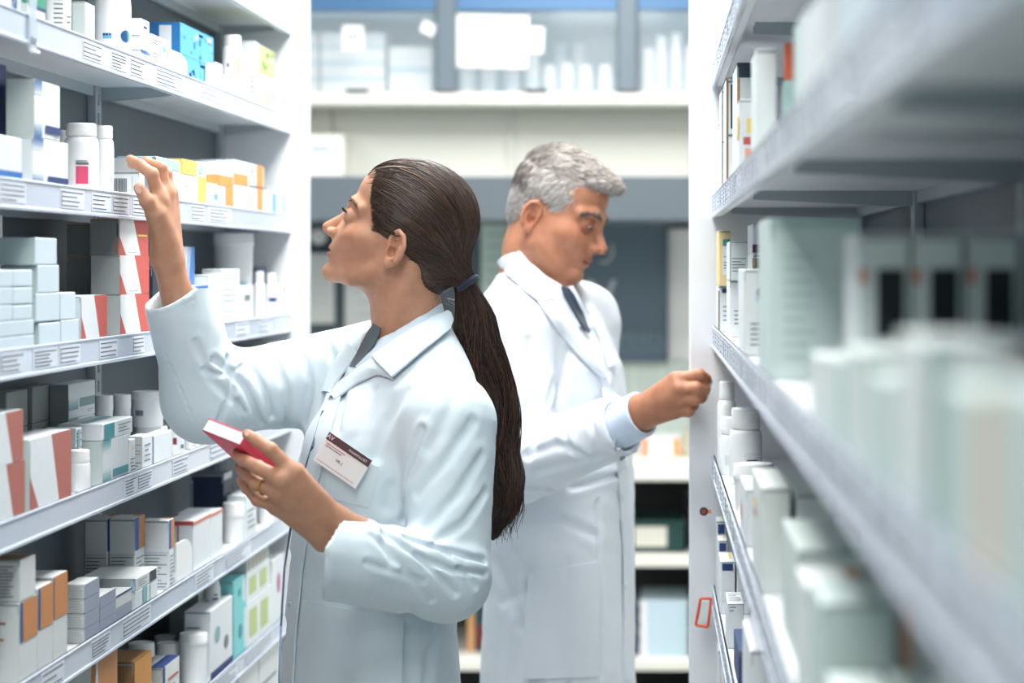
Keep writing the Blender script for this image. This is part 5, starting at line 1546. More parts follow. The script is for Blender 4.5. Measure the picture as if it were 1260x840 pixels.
def w_coat0(P):
    d = loft(P, WROWS, WF, WL)
    # bust and shoulder yoke
    d = smin(d, ell(P, np.array([-.46, 3.06, 1.235]) + WF * .03 + WL * .075, (.07, .07, .07)), .05)
    d = smin(d, cone(P, atn(505, 425, 3.06), ls_, .045, .058), .05)
    d = smin(d, cone(P, atn(500, 428, 3.08), rs_, .045, .058), .05)
    # raised sleeve
    up = cone(P, rs_, re_ + [0, 0, .004], .070, .059)
    fo = cone(P, re_ + [0.004, 0, .0], rcuff + (rcuff - re_) * .25, .057, .046)
    ax = (rw - re_) / np.linalg.norm(rw - re_)
    tilt = ax + np.array([-.30, 0.0, 0.0]); tilt /= np.linalg.norm(tilt)
    fo = np.maximum(fo, (P - rcuff) @ tilt)
    arm = smin(up, fo, .035)
    d = smin(d, arm, .035)
    hol = cone(P, rcuff + (rcuff - re_) * .5, rcuff - (rcuff - re_) * .30, .0405, .038)
    d = smax(d, -hol, .003)
    # lowered sleeve
    up = cone(P, ls_, le_, .066, .053)
    fo = cone(P, le_ + [-.006, 0, 0.0], lcuff + (lcuff - le_) * .8, .056, .057)
    ax = (lcuff - le_) / np.linalg.norm(lcuff - le_)
    tl = ax + np.array([.0, .70, .0]); tl /= np.linalg.norm(tl)
    fo = np.maximum(fo, (P - lcuff) @ tl)
    arm = smin(up, fo, .022)
    d = smin(d, arm, .014)
    hol = cone(P, lcuff + (lcuff - le_) * .9, lcuff - (lcuff - le_) * .15, .048, .046)
    d = smax(d, -hol, .004)
    # neck opening
    d = smax(d, -cone(P, atn(498, 380, WD) + [0, 0, .02], atn(500, 425, WD) + [-.012, -.004, 0], .068, .052), .006)
    return d
WST = [  # folds: pixel strokes laid on the cloth, depth, width
    ([(520, 528), (500, 585), (497, 640)], .007, .007), ([(548, 470), (522, 520), (508, 575)], .0010, .0035),
    ([(592, 560), (562, 610), (522, 648)], .0034, .009), ([(597, 605), (572, 642), (535, 668)], .0034, .008), ([(580, 520), (548, 568), (514, 606)], .003, .010), ([(562, 486), (545, 520), (528, 552)], .002, .010),
    ([(498, 662), (538, 676), (594, 690)], .007, .006), ([(512, 684), (552, 700), (596, 705)], .006, .006), ([(470, 655), (520, 690), (560, 730)], .005, .006),
    ([(456, 660), (490, 690), (530, 738)], .003, .007), ([(530, 672), (560, 690), (585, 722)], .005, .005), ([(450, 692), (480, 702), (520, 715)], .0025, .006),
    ([(262, 442), (296, 468), (322, 520)], .006, .007), ([(278, 440), (286, 480), (268, 520)], .005, .006), ([(332, 432), (350, 470), (352, 525)], .005, .008),
    ([(300, 440), (325, 478), (340, 535)], .005, .007), ([(365, 424), (382, 460), (376, 520)], .004, .008), ([(240, 420), (262, 470), (300, 505)], .003, .007),
    ([(400, 420), (425, 470), (415, 530)], .004, .010), ([(250, 455), (275, 462), (300, 450)], .004, .006), ([(292, 490), (300, 512), (296, 532)], .003, .005),
    ([(182, 392), (212, 455), (238, 515)], .0018, .0022),
    ([(166, 380), (200, 388), (240, 368)], .0012, .0025),
    ([(460, 480), (440, 540), (428, 600)], .003, .014), ([(500, 480), (470, 530), (462, 560)], .003, .012), ([(480, 600), (470, 650), (480, 690)], .003, .012),
    ([(395, 690), (384, 770), (380, 838)], .004, .012), ([(360, 650), (362, 740), (360, 838)], .003, .010), ([(540, 775), (528, 805), (525, 838)], .004, .010),
    ([(505, 750), (500, 800), (505, 838)], .003, .012), ([(440, 750), (430, 800), (440, 838)], .002, .014)]
def wclip(P): return P
WFF = fold_field(WST, w_coat0, 2.5, 3.5)
def w_coat(P):
    d = w_coat0(P)
    d = d + wob(P, .0016, 38, 3) + wob(P, .0007, 95, 5)
    return apply_folds(d, P, [(a, b * 1.8, c * .85) for (a, b, c) in WFF])
# hidden body under the clothes: slim torso, arms, legs -- one surface with neck, hands and feet
def w_body(P):
    rows = WROWS.copy(); rows[:, 3] -= .03; rows[:, 4] -= .03
    rows = rows[rows[:, 0] > .7]
    d = loft(P, rows, WF, WL)
    d = smin(d, chain(P, [nk1 + [0, 0, .03], nk1 - [.01, 0, .06]], [.04, .05]), .03)
    d = smin(d, chain(P, [rs_, re_, re_ + (rw - re_) * .6], [.05, .04, .026]), .03)
    d = smin(d, chain(P, [ls_, le_, le_ + ((lw_a + lw_b) / 2 - le_) * .6], [.05, .04, .026]), .03)
    for s in (-1, 1):
        hip = np.array([-.445, 3.06, .84]) + WL * .085 * s
        d = smin(d, chain(P, [hip, hip + [0.0, 0, -.38], hip + [.01, 0, -.74]], [.078, .052, .036]), .03)
    return d
CH.append(mesh_sdf(w_body, (-.86, 2.75, .06), (-.2, 3.35, 1.5), .011))
v, q = merge(CH)
woman = link('person', np_mesh('person_body', v - WB, q, [SKINW], col=w_tone(v)), None, tuple(WB))
tag(woman, 'woman with a dark brown ponytail in a white lab coat reaching up to the shelf', 'person')
coat = sdf_part('lab_coat', w_coat, (-.86, 2.64, .53), (-.22, 3.42, 1.45), .0031, COATW, woman)

# collar, lapel, shirt, scarf -------------------------------------------------
CL, CR = 2.6, 3.4
w_smooth = w_coat0
def neckshape(P):
    return smin(w_coat0(P), cone(P, atn(500, 372, WD), atn(500, 430, WD) + [-.010, 0, 0], .053, .066), .012)
patch('shirt_collar', neckshape, [(541, 373), (520, 388), (490, 408), (462, 430), (440, 452)], [(546, 392), (530, 410), (500, 432), (470, 452), (446, 470)], CL, CR, SHIRT, coat, 8, 20, .004, .002)
patch('neck_scarf', neckshape, [(461, 398), (452, 412), (440, 436), (432, 452)], [(470, 404), (464, 420), (452, 440), (446, 452)], CL, CR, M('#4c545c', .8, 'cloth'), coat, 6, 12, .003, .002)
patch('collar', neckshape, [(545, 382), (524, 397), (494, 418), (462, 440)], [(550, 411), (537, 424), (514, 444), (487, 468)], CL, CR, COATW, coat, 12, 22, .008, .0032, lambda u, v: .006 * np.sin(u * np.pi) + .003 * u)
patch('lapel', w_coat0, [(464, 440), (446, 452), (424, 470), (410, 486)], [(486, 468), (466, 462), (440, 474), (414, 494)], CL, CR, COATW, coat, 10, 16, .0055, .003, lambda u, v: .005 * np.sin(u * np.pi))
patch('lapel', w_coat0, [(430, 420), (416, 440), (404, 462), (398, 484)], [(442, 436), (430, 452), (418, 468), (408, 484)], CL, CR, COATW, coat, 8, 14, .0045, .003, lambda u, v: .004 * np.sin(u * np.pi))
# placket, pockets
patch('placket', w_coat0, [(405, 484), (388, 545), (368, 620), (356, 700), (348, 780), (345, 840)], [(421, 486), (405, 545), (386, 620), (374, 700), (366, 780), (363, 840)], CL, CR, COATW, coat, 6, 40, .0042, .0028)
tube_part('placket_gap_shade', march(w_coat0, np.array([401, 388, 372, 361, 353, 349, 347]), np.array([505, 548, 600, 650, 700, 770, 840]), CL, CR) + [-.003, -.0065, 0], .0019, M('#4a5f78', .8, 'cloth'), coat, 6)  # dark tube paints the shade in the placket opening
patch('chest_pocket', w_coat0, [(404, 548), (403, 582), (402, 610)], [(466, 574), (461, 600), (455, 624)], CL, CR, COATW, coat, 12, 14, .003, .0025)
patch('hip_pocket', w_coat0, [(376, 738), (374, 790), (372, 846)], [(496, 762), (495, 805), (494, 850)], CL, CR, COATW, coat, 16, 14, .0062, .004)
for (px, py) in ((410, 492), (371, 650), (360, 742)):
    p = march(w_coat0, np.array([px]), np.array([py]), CL, CR)[0]; nr = grad(w_coat0, p[None], .006)[0]
    tube_part('snap_button', [p + nr * .003, p + nr * .0062], .0042, STEEL, coat, 14)
    if py < 500:
        tube_part('snap_button', [p + nr * .006, p + nr * .0068], .0020, M('#3c4248', .4, 'metal'), coat, 10)
# name badge
def flat_on(name, f, corners, parent_none, th, d0, d1, off):
    c = np.array(corners, float); P = march(f, c[:, 0], c[:, 1], d0, d1)
    return P
bc = march(w_coat0, np.array([425.]), np.array([566.]), CL, CR)[0]; bn = grad(w_coat0, bc[None], .02)[0]
p0, p1, p2 = march(w_coat0, np.array([408., 458., 391.]), np.array([531., 566., 567.]), CL, CR)
ex = p1 - p0; ex -= bn * (ex @ bn); bw = np.linalg.norm(ex); ex /= bw
ez = np.cross(bn, ex) * -1.0
ez = np.cross(ex, bn); ez = ez if ez[2] > 0 else -ez
bw, bh = .074, .046
bt = tag(link('name_badge', None, None, tuple(bc + bn * .0095)), 'white plastic name badge with a dark top bar pinned on the woman\'s coat', 'badge')
bt.rotation_euler = Matrix((ex, -np.cross(ex, ez) * -1, ez)).transposed().to_euler() if False else Matrix(np.stack([ex, np.cross(ez, ex), ez], 1).tolist()).to_euler()
m = MB(); m.box((-bw / 2, -.0008, -bh / 2), (bw / 2, .0008, bh / 2), M('#e6e8e6', .3, 'plastic'), .0006); m.build('card', bt)
m = MB(); m.box((-bw / 2, -.0014, bh / 2 - .011), (bw / 2, -.0007, bh / 2), M('#4d4044', .35, 'plastic'), .0003); m.build('top_bar', bt)
m = MB()
for i, (a, b, z) in enumerate(((-.44, .0, .16), (-.44, -.06, .09))):
    m.box((a * bw, -.0012, z * bh), (b * bw, -.0007, z * bh + .0012), M('#c97a70', .5) if i == 0 else LINE)
m.box((-.46 * bw, -.0012, -.40 * bh), (.40 * bw, -.0007, -.385 * bh), M('#b98a7a', .5))
m.build('print_lines', bt)
o = link('lettering', text_mesh('AV', .009, M('#e7d6da', .5), 'lettering'), bt, (-bw * .42, -.0016, bh / 2 - .0055)); o.rotation_euler = (R(90), 0, 0)
o = link('lettering', text_mesh('PHARMACIST', .0052, M('#d6cdd0', .5), 'lettering'), bt, (bw * .22, -.0016, bh / 2 - .0062)); o.rotation_euler = (R(90), 0, 0)
o = link('lettering', text_mesh('DR. J', .0052, LINE, 'lettering'), bt, (-bw * .04, -.0012, -bh * .1)); o.rotation_euler = (R(90), 0, 0)
# ring on the holding hand
rp = LMCP[2] + (atn(315, 595, 2.718) - LMCP[2]) * .62; rd = atn(315, 595, 2.718) - LMCP[2]; rd /= np.linalg.norm(rd)
n1 = np.cross(rd, [0, 0, 1]); n1 /= np.linalg.norm(n1); n2 = np.cross(rd, n1)
tube_part('ring', [rp + (n1 * math.cos(a) + n2 * math.sin(a)) * .0098 for a in np.linspace(0, 2 * math.pi, 25)], .0016, M('#d9b25a', .25, 'metal', metallic=1.0), woman, 8)
# eyeballs
def eyeball(fr, ax, par, iris):
    ax = np.asarray(ax, float); ax /= np.linalg.norm(ax)
    b = wloc(par)
    for s in (1, -1):
        c = np.array([.0885, .0305 * s, -.0355]); a = ax * [1, s, 1]
        t1 = np.cross(a, [0, 0, 1]); t1 /= np.linalg.norm(t1); t2 = np.cross(t1, a)
        m = MB(); n = 24; rings = [0.0, .12, .24, .42, .5, .7, 1.0, 1.4, 1.9, 2.4, 2.9]
        vs = []
        for th in rings:
            rr = .0119 + (.0006 if th < .45 else 0)
            for k in range(n):
                an = 2 * math.pi * k / n
                vs.append(fr.out(c + (a * math.cos(th) + (t1 * math.cos(an) + t2 * math.sin(an)) * math.sin(max(th, .001))) * rr) - b)
        for j in range(len(rings) - 1):
            mt = M('#14100e', .1, 'eye') if rings[j] < .2 else iris if rings[j] < .45 else M('#e9e6e2', .2, 'eye')
            m.mesh(vs[j * n:(j + 2) * n], [(k, (k + 1) % n, (k + 1) % n + n, k + n) for k in range(n)], mt)
        m.build('eyeball', par, smooth=True)
eyeball(hf, (1.0, .02, .10), woman, M('#3b2a1e', .15, 'eye'))
# finger nails
def nail(f, px, py, dd, rx, rzz, name='fingernail', par=None, ang=0):
    p = march(f, np.array([px]), np.array([py]), dd - .06, dd + .06)[0]; nr = grad(f, p[None], .003)[0]
    t1 = np.cross(nr, [math.sin(ang), 0, math.cos(ang)]); t1 /= np.linalg.norm(t1); t2 = np.cross(t1, nr)
    m = MB(); b = wloc(par)
    ring = [p + nr * .0004 + t1 * rx * math.cos(a) + t2 * rzz * math.sin(a) - b for a in np.linspace(0, 2 * math.pi, 15)[:-1]]
    m.poly(ring if True else ring[::-1], M('#e2b3a0', .25, 'plastic'))
    m.mesh([p + nr * .0009 - b] + ring, [(0, i + 1, (i + 1) % 14 + 1) for i in range(14)], M('#e2b3a0', .25, 'plastic'))
    return m.build(name, par, smooth=True)
nail(w_rhand, 170, 233, 2.92, .0042, .006, par=woman, ang=R(-30))
nail(w_lhand, 304, 533, 2.70, .0045, .0035, par=woman, ang=R(60))
# red box in the hand -----------------------------------------------------------
A = atn(248, 529, 2.748)
e1 = np.array([.0565, -.035, -.0167]); e2 = np.array([.023, .05, -.0345]) * 1.28
e1n, e2n = e1 / np.linalg.norm(e1), e2 / np.linalg.norm(e2); e2n -= e1n * (e1n @ e2n); e2n /= np.linalg.norm(e2n)
e3n = np.cross(e1n, e2n); t_ = .0185
w_, h_ = np.linalg.norm(e1), np.linalg.norm(e2)
cb_ = A + e1n * w_ / 2 + e2n * h_ / 2 + e3n * t_ / 2
rb = tag(link('medicine_box', None, None, tuple(cb_)), 'small crimson carton with a white end held in the woman\'s lowered hand', 'box')
rb.rotation_euler = Matrix(np.stack([e1n, e2n, e3n], 1).tolist()).to_euler()
m = MB(); RD = M('#e0385a', .4)
m.box((-w_ / 2, -h_ / 2 + .001, -t_ / 2), (w_ / 2, h_ / 2, t_ / 2), RD, .0008); m.build('carton', rb)
m = MB(); m.box((-w_ / 2 + .0012, -h_ / 2, -t_ / 2 + .0012), (w_ / 2 - .0012, -h_ / 2 + .0015, t_ / 2 - .0012), M('#f2f2f0', .6), .0003); m.build('end_flap', rb)
m = MB(); m.box((-w_ / 2 - .0006, -h_ / 2 - .0006, t_ / 2 - .0012), (w_ / 2 + .0006, h_ / 2, t_ / 2 + .0003), M('#ea4a6c', .4), .0003); m.build('lid_edge', rb)

# hair ------------------------------------------------------------------------
HL = [(.090, .042), (.0865, .036), (.0775, .018), (.069, .0), (.0565, -.023), (.046, -.041), (.034, -.040), (.020, -.030), (.006, -.036), (-.004, -.050), (-.018, -.071), (-.030, -.093), (-.045, -.110), (-.075, -.110), (-.13, -.08), (-.13, .12), (.06, .12), (.10, .09)]
TIE = np.array([-.090, 0, -.066])
def hair_vol(Q):
    d = ell(Q, (.005, 0, -.002), (.089, .0775, .080))
    d = smin(d, ell(Q, (.048, 0, .016), (.0445, .060, .0445)), .015)
    d = smin(d, cone(Q, (-.015, 0, -.03), TIE, .060, .014), .02)
    d = smin(d, ell(Q, (-.043, 0, -.074), (.032, .045, .032)), .015)
    return d
def w_hair(P):
    Q = hf.to(P)
    d = hair_vol(Q)
    l = np.abs(Q[:, 1])
    cut = poly2d(Q[:, 0] + np.clip(l - .05, 0, 1) * 0, Q[:, 2], HL)
    d = smax(d, cut - .0005 + wob(P, .0035, 330, 17), .012)
    ang = np.arctan2(Q[:, 1], Q[:, 2] + .03)
    d = d + .0006 * np.sin(ang * 60 + 8 * np.sin(Q[:, 0] * 60))
    return d
lo = hf.O - np.array([.12, .11, .15]); hi = hf.O + np.array([.14, .11, .12])
hair = sdf_part('hair', w_hair, lo, hi, .002, HAIRB[0], woman)
rs = np.random.RandomState(4)
def strands(name, paths, rad, mats, parent, seg=3):
    """thin strands (three-sided, tapered) joined into one tuft of hair"""
    b = wloc(parent)
    V, Q, MI = [], [], []
    o = 0
    for i, p in enumerate(paths):
        p = np.asarray(p) - b
        n = len(p)
        t = np.gradient(p, axis=0); t /= np.linalg.norm(t, axis=1, keepdims=True) + 1e-9
        s = np.cross(t, [0.3, .2, .93]); s /= np.linalg.norm(s, axis=1, keepdims=True) + 1e-9
        c = np.cross(t, s)
        w = rad * np.minimum(1, np.minimum(np.linspace(.4, 3, n), np.linspace(3.0, .25, n)))
        for k in range(seg):
            an = 2 * math.pi * k / seg
            V.append(p + (s * math.cos(an) + c * math.sin(an)) * w[:, None])
        for k in range(seg):
            k2 = (k + 1) % seg
            a = np.arange(n - 1)
            Q.append(np.stack([o + k * n + a, o + k2 * n + a, o + k2 * n + a + 1, o + k * n + a + 1], 1))
        MI.append(np.full((n - 1) * seg, i % len(mats)))
        o += seg * n
    me = np_mesh(name, np.concatenate(V), np.concatenate(Q), mats, True, np.concatenate(MI))
    return link(name, me, parent)
def on_hair(q, extra):
    """push head-space points out to the hair surface"""
    c = np.array([.0, 0, -.02])
    for _ in range(10):
        d = hair_vol(q) - extra
        dirv = q - c; dirv = dirv / (np.linalg.norm(dirv, axis=1, keepdims=True) + 1e-9)
        q = q - dirv * d[:, None] * .8
    return q
paths, exs = [], []
hl_u = np.array([.089, .0865, .0775, .069, .0565, .046, .034, .020, .006, -.004, -.018, -.030, -.045]); hl_v = np.array([.050, .034, .018, .0, -.023, -.041, -.040, -.030, -.036, -.050, -.071, -.093, -.110])
for i in range(1500):
    side = -1 if rs.rand() < .25 else 1
    r = rs.rand()
    if r < .62:                     # from the hairline
        t = rs.rand() * (len(hl_u) - 1)
        s0 = np.array([np.interp(t, range(len(hl_u)), hl_u) - .001, side * .06, np.interp(t, range(len(hl_v)), hl_v)]) + rs.normal(size=3) * [.003, 0, .002]
    else:                           # from the crown
        s0 = np.array([rs.uniform(-.06, .085), side * rs.uniform(.002, .06), rs.uniform(.01, .09)])
    n = 16
    tt = np.linspace(0, 1, n)[:, None]
    e = TIE + np.array([rs.uniform(0, .006), rs.normal() * .006, rs.normal() * .006])
    mid = (s0 + e) / 2 + np.array([-.010, side * .01, .018 + rs.normal() * .006])
    pth = (1 - tt) ** 2 * s0 + 2 * tt * (1 - tt) * mid + tt ** 2 * e
    paths.append(pth); exs.append(np.full(n, rs.uniform(.0002, .0014)))
allq = on_hair(np.concatenate(paths), np.concatenate(exs))
paths = [hf.out(allq[i * 16:(i + 1) * 16] + rs.normal(size=3) * .0004) for i in range(len(paths))]
strands('head_strands', paths, .00075, HAIRB, hair)
paths = []
for i in range(420):                # fine baby hair softening the hairline
    side = 1
    t = rs.rand() * 6.0
    s0 = np.array([np.interp(t, range(len(hl_u)), hl_u) + rs.uniform(.0, .007), side * .06, np.interp(t, range(len(hl_v)), hl_v) - rs.uniform(0, .003)])
    e = s0 + np.array([-.035, side * .004, .012 + rs.normal() * .006])
    tt = np.linspace(0, 1, 8)[:, None]
    paths.append(s0 * (1 - tt) + e * tt)
p = np.concatenate(paths); tt = np.tile(np.linspace(0, 1, 8), len(paths))
for _ in range(6):
    dd = np.minimum(head_sdf(p), hair_vol(p) + np.clip((tt - .5) * -.02, -.001, .02)) - .0007
    dv = p - np.array([0, 0, -.02]); dv /= np.linalg.norm(dv, axis=1, keepdims=True)
    p = p - dv * dd[:, None] * .7
paths = [hf.out(p[i * 8:(i + 1) * 8]) for i in range(len(paths))]
strands('hairline_wisps', paths, .00042, HAIRB, hair)
# parting line
pq = on_hair(np.stack([np.linspace(.076, .031, 12), np.linspace(.038, .047, 12), np.linspace(.040, .057, 12)], 1), .0016)
strands('parting', [hf.out(pq)], .0012, [M('#b39c90', .6, 'skin')], hair)
# tie
tw = hf.out(TIE + np.array([-.006, 0, -.003]))
tdir = np.array([.55, .0, -.83]); tdir /= np.linalg.norm(tdir)
n1 = np.cross(tdir, [0, 1, 0]); n1 /= np.linalg.norm(n1); n2 = np.cross(tdir, n1)
tube_part('hair_tie', [tw + (n1 * math.cos(a) + n2 * math.sin(a)) * .0135 for a in np.linspace(0, 2 * math.pi, 25)], .0055, M('#1b2a3c', .8, 'cloth'), hair, 8)
# ponytail: core volume and wavy strands
PTC = [(570, 345), (585, 385), (590, 430), (597, 480), (606, 530), (614, 580), (614, 625), (606, 660)]
PTR = [.014, .026, .036, .041, .040, .034, .024, .008]
PTD = [3.06, 3.075, 3.095, 3.11, 3.115, 3.11, 3.10, 3.10]
PT3 = np.array([atn(a, b, d) for (a, b), d in zip(PTC, PTD)])
def w_pony(P):
    d = chain(P, PT3, [r * .70 for r in PTR], .01)
    return d + .0012 * np.sin(P[:, 0] * 420 + 6 * np.sin(P[:, 2] * 24)) * np.clip((1.47 - P[:, 2]) * 20, 0, 1)
sdf_part('ponytail', w_pony, PT3.min(0) - .06, PT3.max(0) + .06, .0035, HAIRB[2], hair)
paths = []
tk = np.linspace(0, 1, len(PT3))
for i in range(1900):
    a = rs.uniform(0, 2 * math.pi); rr_ = math.sqrt(rs.uniform(.40, 1.15))
    end = rs.uniform(.80, 1.03)
    n = 26
    t = np.linspace(0, min(end, 1), n)
    c = np.stack([np.interp(t, tk, PT3[:, k]) for k in range(3)], 1)
    w = np.interp(t, tk, PTR) * rr_
    w = np.maximum(w, .012 * rr_)
    ph = rs.uniform(0, 6.28); wv = .006 * t + .001
    off = np.stack([np.cos(a + .5 * np.sin(t * 5 + ph)) * w + wv * np.sin(t * 16 + ph * .3), np.sin(a + .5 * np.sin(t * 5 + ph)) * w * .8, wv * .5 * np.cos(t * 14 + ph)], 1)
    p = c + off
    if rs.rand() < .16:
        fl = np.clip((t - .72) / .28, 0, 1)[:, None] ** 2
        p = p + fl * np.array([rs.uniform(.0, .035), 0, rs.uniform(-.01, .012)])
    p[:, 2] -= (end - 1) * .0
    paths.append(p)
strands('ponytail_strands', paths, .0010, HAIRB, hair)
# loose nape wisps
paths = []
for i in range(14):
    s0 = atn(rs.uniform(530, 552), rs.uniform(360, 372), WD - .04 + rs.rand() * .08)
    e = s0 + np.array([rs.uniform(-.01, .03), rs.uniform(-.01, .02), rs.uniform(-.045, -.01)])
    t = np.linspace(0, 1, 8)[:, None]
    paths.append(s0 * (1 - t) + e * t + np.sin(t * 3.14) * np.array([rs.uniform(-.01, .012), 0, .004]))
strands('nape_wisps', paths, .0004, HAIRB, hair)
# eyebrow and lashes
def brow(name, pts, n, ln, mats, fr, headf, par, thick, spread):
    pts = np.array(pts, float)
    for s in (1, -1):
        paths = []
        for i in range(n):
            t = rs.rand()
            p = np.array([np.interp(t, np.linspace(0, 1, len(pts)), pts[:, k]) for k in range(3)])
            p = p + rs.normal(size=3) * [0.0005, .0008, spread]
            q0 = p.copy(); q0[1] *= s
            d1 = np.array([-.35, .75 * s, .45 - .6 * t]) * ln * rs.uniform(.7, 1.2)
            paths.append(np.stack([q0 + d1 * k / 4 for k in range(5)]))
        path = np.concatenate(paths)
        for _ in range(4):
            dd = head_sdf(path, headf) - .0006
            g = np.stack([head_sdf(path + np.eye(3)[k] * .001, headf) - head_sdf(path - np.eye(3)[k] * .001, headf) for k in range(3)], 1)
            g /= np.linalg.norm(g, axis=1, keepdims=True) + 1e-9
            path = path - g * dd[:, None]
        strands(name, [fr.out(path[i * 5:i * 5 + 5]) for i in range(n)], thick, mats, par)
brow('eyebrow', [(.1055, .010, -.0165), (.102, .026, -.0130), (.090, .042, -.0155), (.080, .049, -.021)], 80, .006, [HAIRB[0], HAIRB[3]], hf, False, woman, .00032, .0010)
for s in (1, -1):
    paths = []
    for i in range(70):
        t = rs.rand()
        y = .0195 + .0225 * t
        u0 = .0880 + math.sqrt(max(1e-6, .0137 ** 2 - (y - .0305) ** 2 - .003 ** 2))
        p = np.array([u0, s * y, -.0325 + .10 * (y - .03)])
        L_ = rs.uniform(.006, .009)
        paths.append(hf.out(np.stack([p, p + np.array([.55, .25 * s * (t - .2), -.05]) * L_ * .6, p + np.array([.80, .4 * s * (t - .2), .45]) * L_])))
    strands('eyelashes', paths, .00055, [HAIRB[2]], woman)

# trousers and shoes (below the frame)
def leg_parts(par, base, Fv, Lv, hipz, hem, mat, name='trousers'):
    def f(P):
        d = None
        for s in (-1, 1):
            hip = np.array([base[0], base[1], hipz]) + Lv * .085 * s
            e = chain(P, [hip, hip + [0, 0, -hipz * .47], np.array([hip[0], hip[1], .075])], [.092, .068, .056])
            d = e if d is None else smin(d, e, .03)
        d = np.maximum(d, .035 - P[:, 2])
        return np.maximum(d, P[:, 2] - hem)
    sdf_part(name, f, (base[0] - .3, base[1] - .3, .0), (base[0] + .3, base[1] + .3, hem + .02), .009, mat, par)
    for s in (-1, 1):
        c = np.array([base[0], base[1], 0]) + Lv * .085 * s
        def g(P):
            d = chain(P, [c + Fv * -.06 + [0, 0, .04], c + Fv * .06 + [0, 0, .038], c + Fv * .15 + [0, 0, .028]], [.038, .040, .027], .02)
            return smax(d, .003 - P[:, 2], .004)
        sdf_part('shoe', g, c - [.25, .25, .01], c + [.25, .25, .1], .006, M('#22262b', .4, 'plastic'), par)
leg_parts(woman, WB, WF, WL, .84, .80, M('#39424f', .8, 'cloth'))

# ================================================================== MAN
MD = 3.85
MBs = np.array([-.215, 3.85, 0.0])
mp = R(22)
mh = Frame(atn(680, 232, MD), (math.cos(mp) * math.cos(R(14)), -math.sin(R(14)), -math.sin(mp)), (math.sin(mp), 0, math.cos(mp)), 1.06)
def m_head(P):
    d = head_sdf(mh.to(P), True)
    neck = chain(P, [atn(665, 268, MD), atn(660, 310, MD), atn(656, 350, MD), atn(655, 385, MD)], [.054, .058, .060, .068], .02)
    neck = smin(neck, cone(P, atn(665, 300, MD - .055), atn(690, 360, MD - .035), .014, .012), .02)
    return smin(d, neck, .024)
MCH = [mesh_sdf(m_head, mh.O - np.array([.13, .11, .25]), mh.O + np.array([.17, .11, .11]), .0019)]
def m_tone(V):
    q = mh.to(V); u, l, v = q[:, 0], np.abs(q[:, 1]), q[:, 2]
    c = np.ones((len(V), 3))
    def blob(cu, cl, cv, ru, rl, rv, p=2):
        return np.exp(-(((u - cu) / ru) ** 2 + ((l - cl) / rl) ** 2 + ((v - cv) / rv) ** 2) ** (p / 2))
    lip = np.clip(blob(.110, 0, -.0885, .012, .022, .0042, 4) + blob(.108, 0, -.0985, .012, .021, .0048, 4), 0, 1)[:, None] * .8
    c = c * (1 - lip) + lip * np.array([.86, .62, .60])
    ck = np.clip(blob(.08, .04, -.06, .03, .03, .025) + blob(.122, 0, -.064, .016, .016, .014), 0, 1)[:, None] * .45
    c = c * (1 - ck) + ck * np.array([1.0, .78, .72])
    ear = blob(.007, .075, -.058, .03, .014, .03)[:, None] * .6
    c = c * (1 - ear) + ear * np.array([1.06, .84, .78])
    st = np.clip(blob(.08, .03, -.11, .05, .05, .03, 4), 0, 1)[:, None] * .25
    c = c * (1 - st) + st * np.array([.86, .82, .82])
    ec = np.array([.0880, .0305, -.0355]); r = np.sqrt((u - ec[0]) ** 2 + (l - ec[1]) ** 2 + (v - ec[2]) ** 2)
    rim = (r > .0118) & (r < .0175) & (u > .088)  # skin darkened round the eyes, shade of the sockets painted in
    c[rim] = np.array([.66, .56, .54])
    return c
# hand holding a vial
mw = atn(790, 507, 3.475)
MM = [atn(832, 467, 3.432), atn(836, 479, 3.422), atn(834, 493, 3.426), atn(829, 506, 3.436)]
MFI = [([MM[0], atn(860, 461.5, 3.425), atn(867.5, 466, 3.440), atn(866, 475, 3.452)], [.0115, .0105, .0096, .0082]),
       ([MM[1], atn(856, 478, 3.412), atn(866, 479, 3.430), atn(864, 484, 3.450)], [.0115, .0106, .0096, .0082]),
       ([MM[2], atn(855, 491, 3.416), atn(862, 489, 3.436), atn(858, 487, 3.455)], [.0112, .0102, .0092, .0080]),
       ([MM[3], atn(847, 506, 3.426), atn(853, 499, 3.444), atn(850, 494, 3.458)], [.0100, .0090, .0082, .0072]),
       ([atn(806, 494, 3.49), atn(824, 476, 3.492), atn(845, 472, 3.482), atn(858, 474, 3.468)], [.0165, .0130, .0112, .0092])]
MPA = [(mw + [0, -.004, .006], MM[0], .021, .0140), (mw, MM[1], .021, .0150), (mw, MM[2], .0205, .0145), (mw + [0, 0, -.008], MM[3], .0195, .0130), (mw + [0, .01, .004], atn(822, 477, 3.488), .0195, .0135)]
me_ = atn(640, 572, 3.63)
def m_hand(P):
    return hand(P, [([mw + [0, 0, .005], mw + (me_ - mw) * .45, me_], [.0225, .028, .04]), ([mw + [0, 0, -.008], mw + (me_ - mw) * .45, me_], [.0215, .028, .04])], MFI, MPA, .005, .012)
MCH.append(mesh_sdf(m_hand, atn(740, 540, 3.36) - [.01, 0, .03], atn(880, 445, 3.58) + [.01, 0, .01], .0017))
mth = R(22)
MF, ML = np.array([math.cos(mth), -math.sin(mth), 0]), np.array([math.sin(mth), math.cos(mth), 0])
def mx_(px): return (px - VX) * MD / FPX
MROWS = np.array([
    (1.478, mx_(655), MD, .060, .058), (1.458, mx_(655), MD, .095, .072), (1.432, mx_(656), MD, .145, .088), (1.392, mx_(663), MD, .180, .106), (1.318, mx_(674), MD, .195, .120),
    (1.214, mx_(685), MD, .197, .124), (1.096, mx_(688), MD, .197, .122), (.947, mx_(690), MD, .200, .120), (.74, mx_(688), MD, .208, .121), (.60, mx_(687), MD, .214, .126)])[::-1]
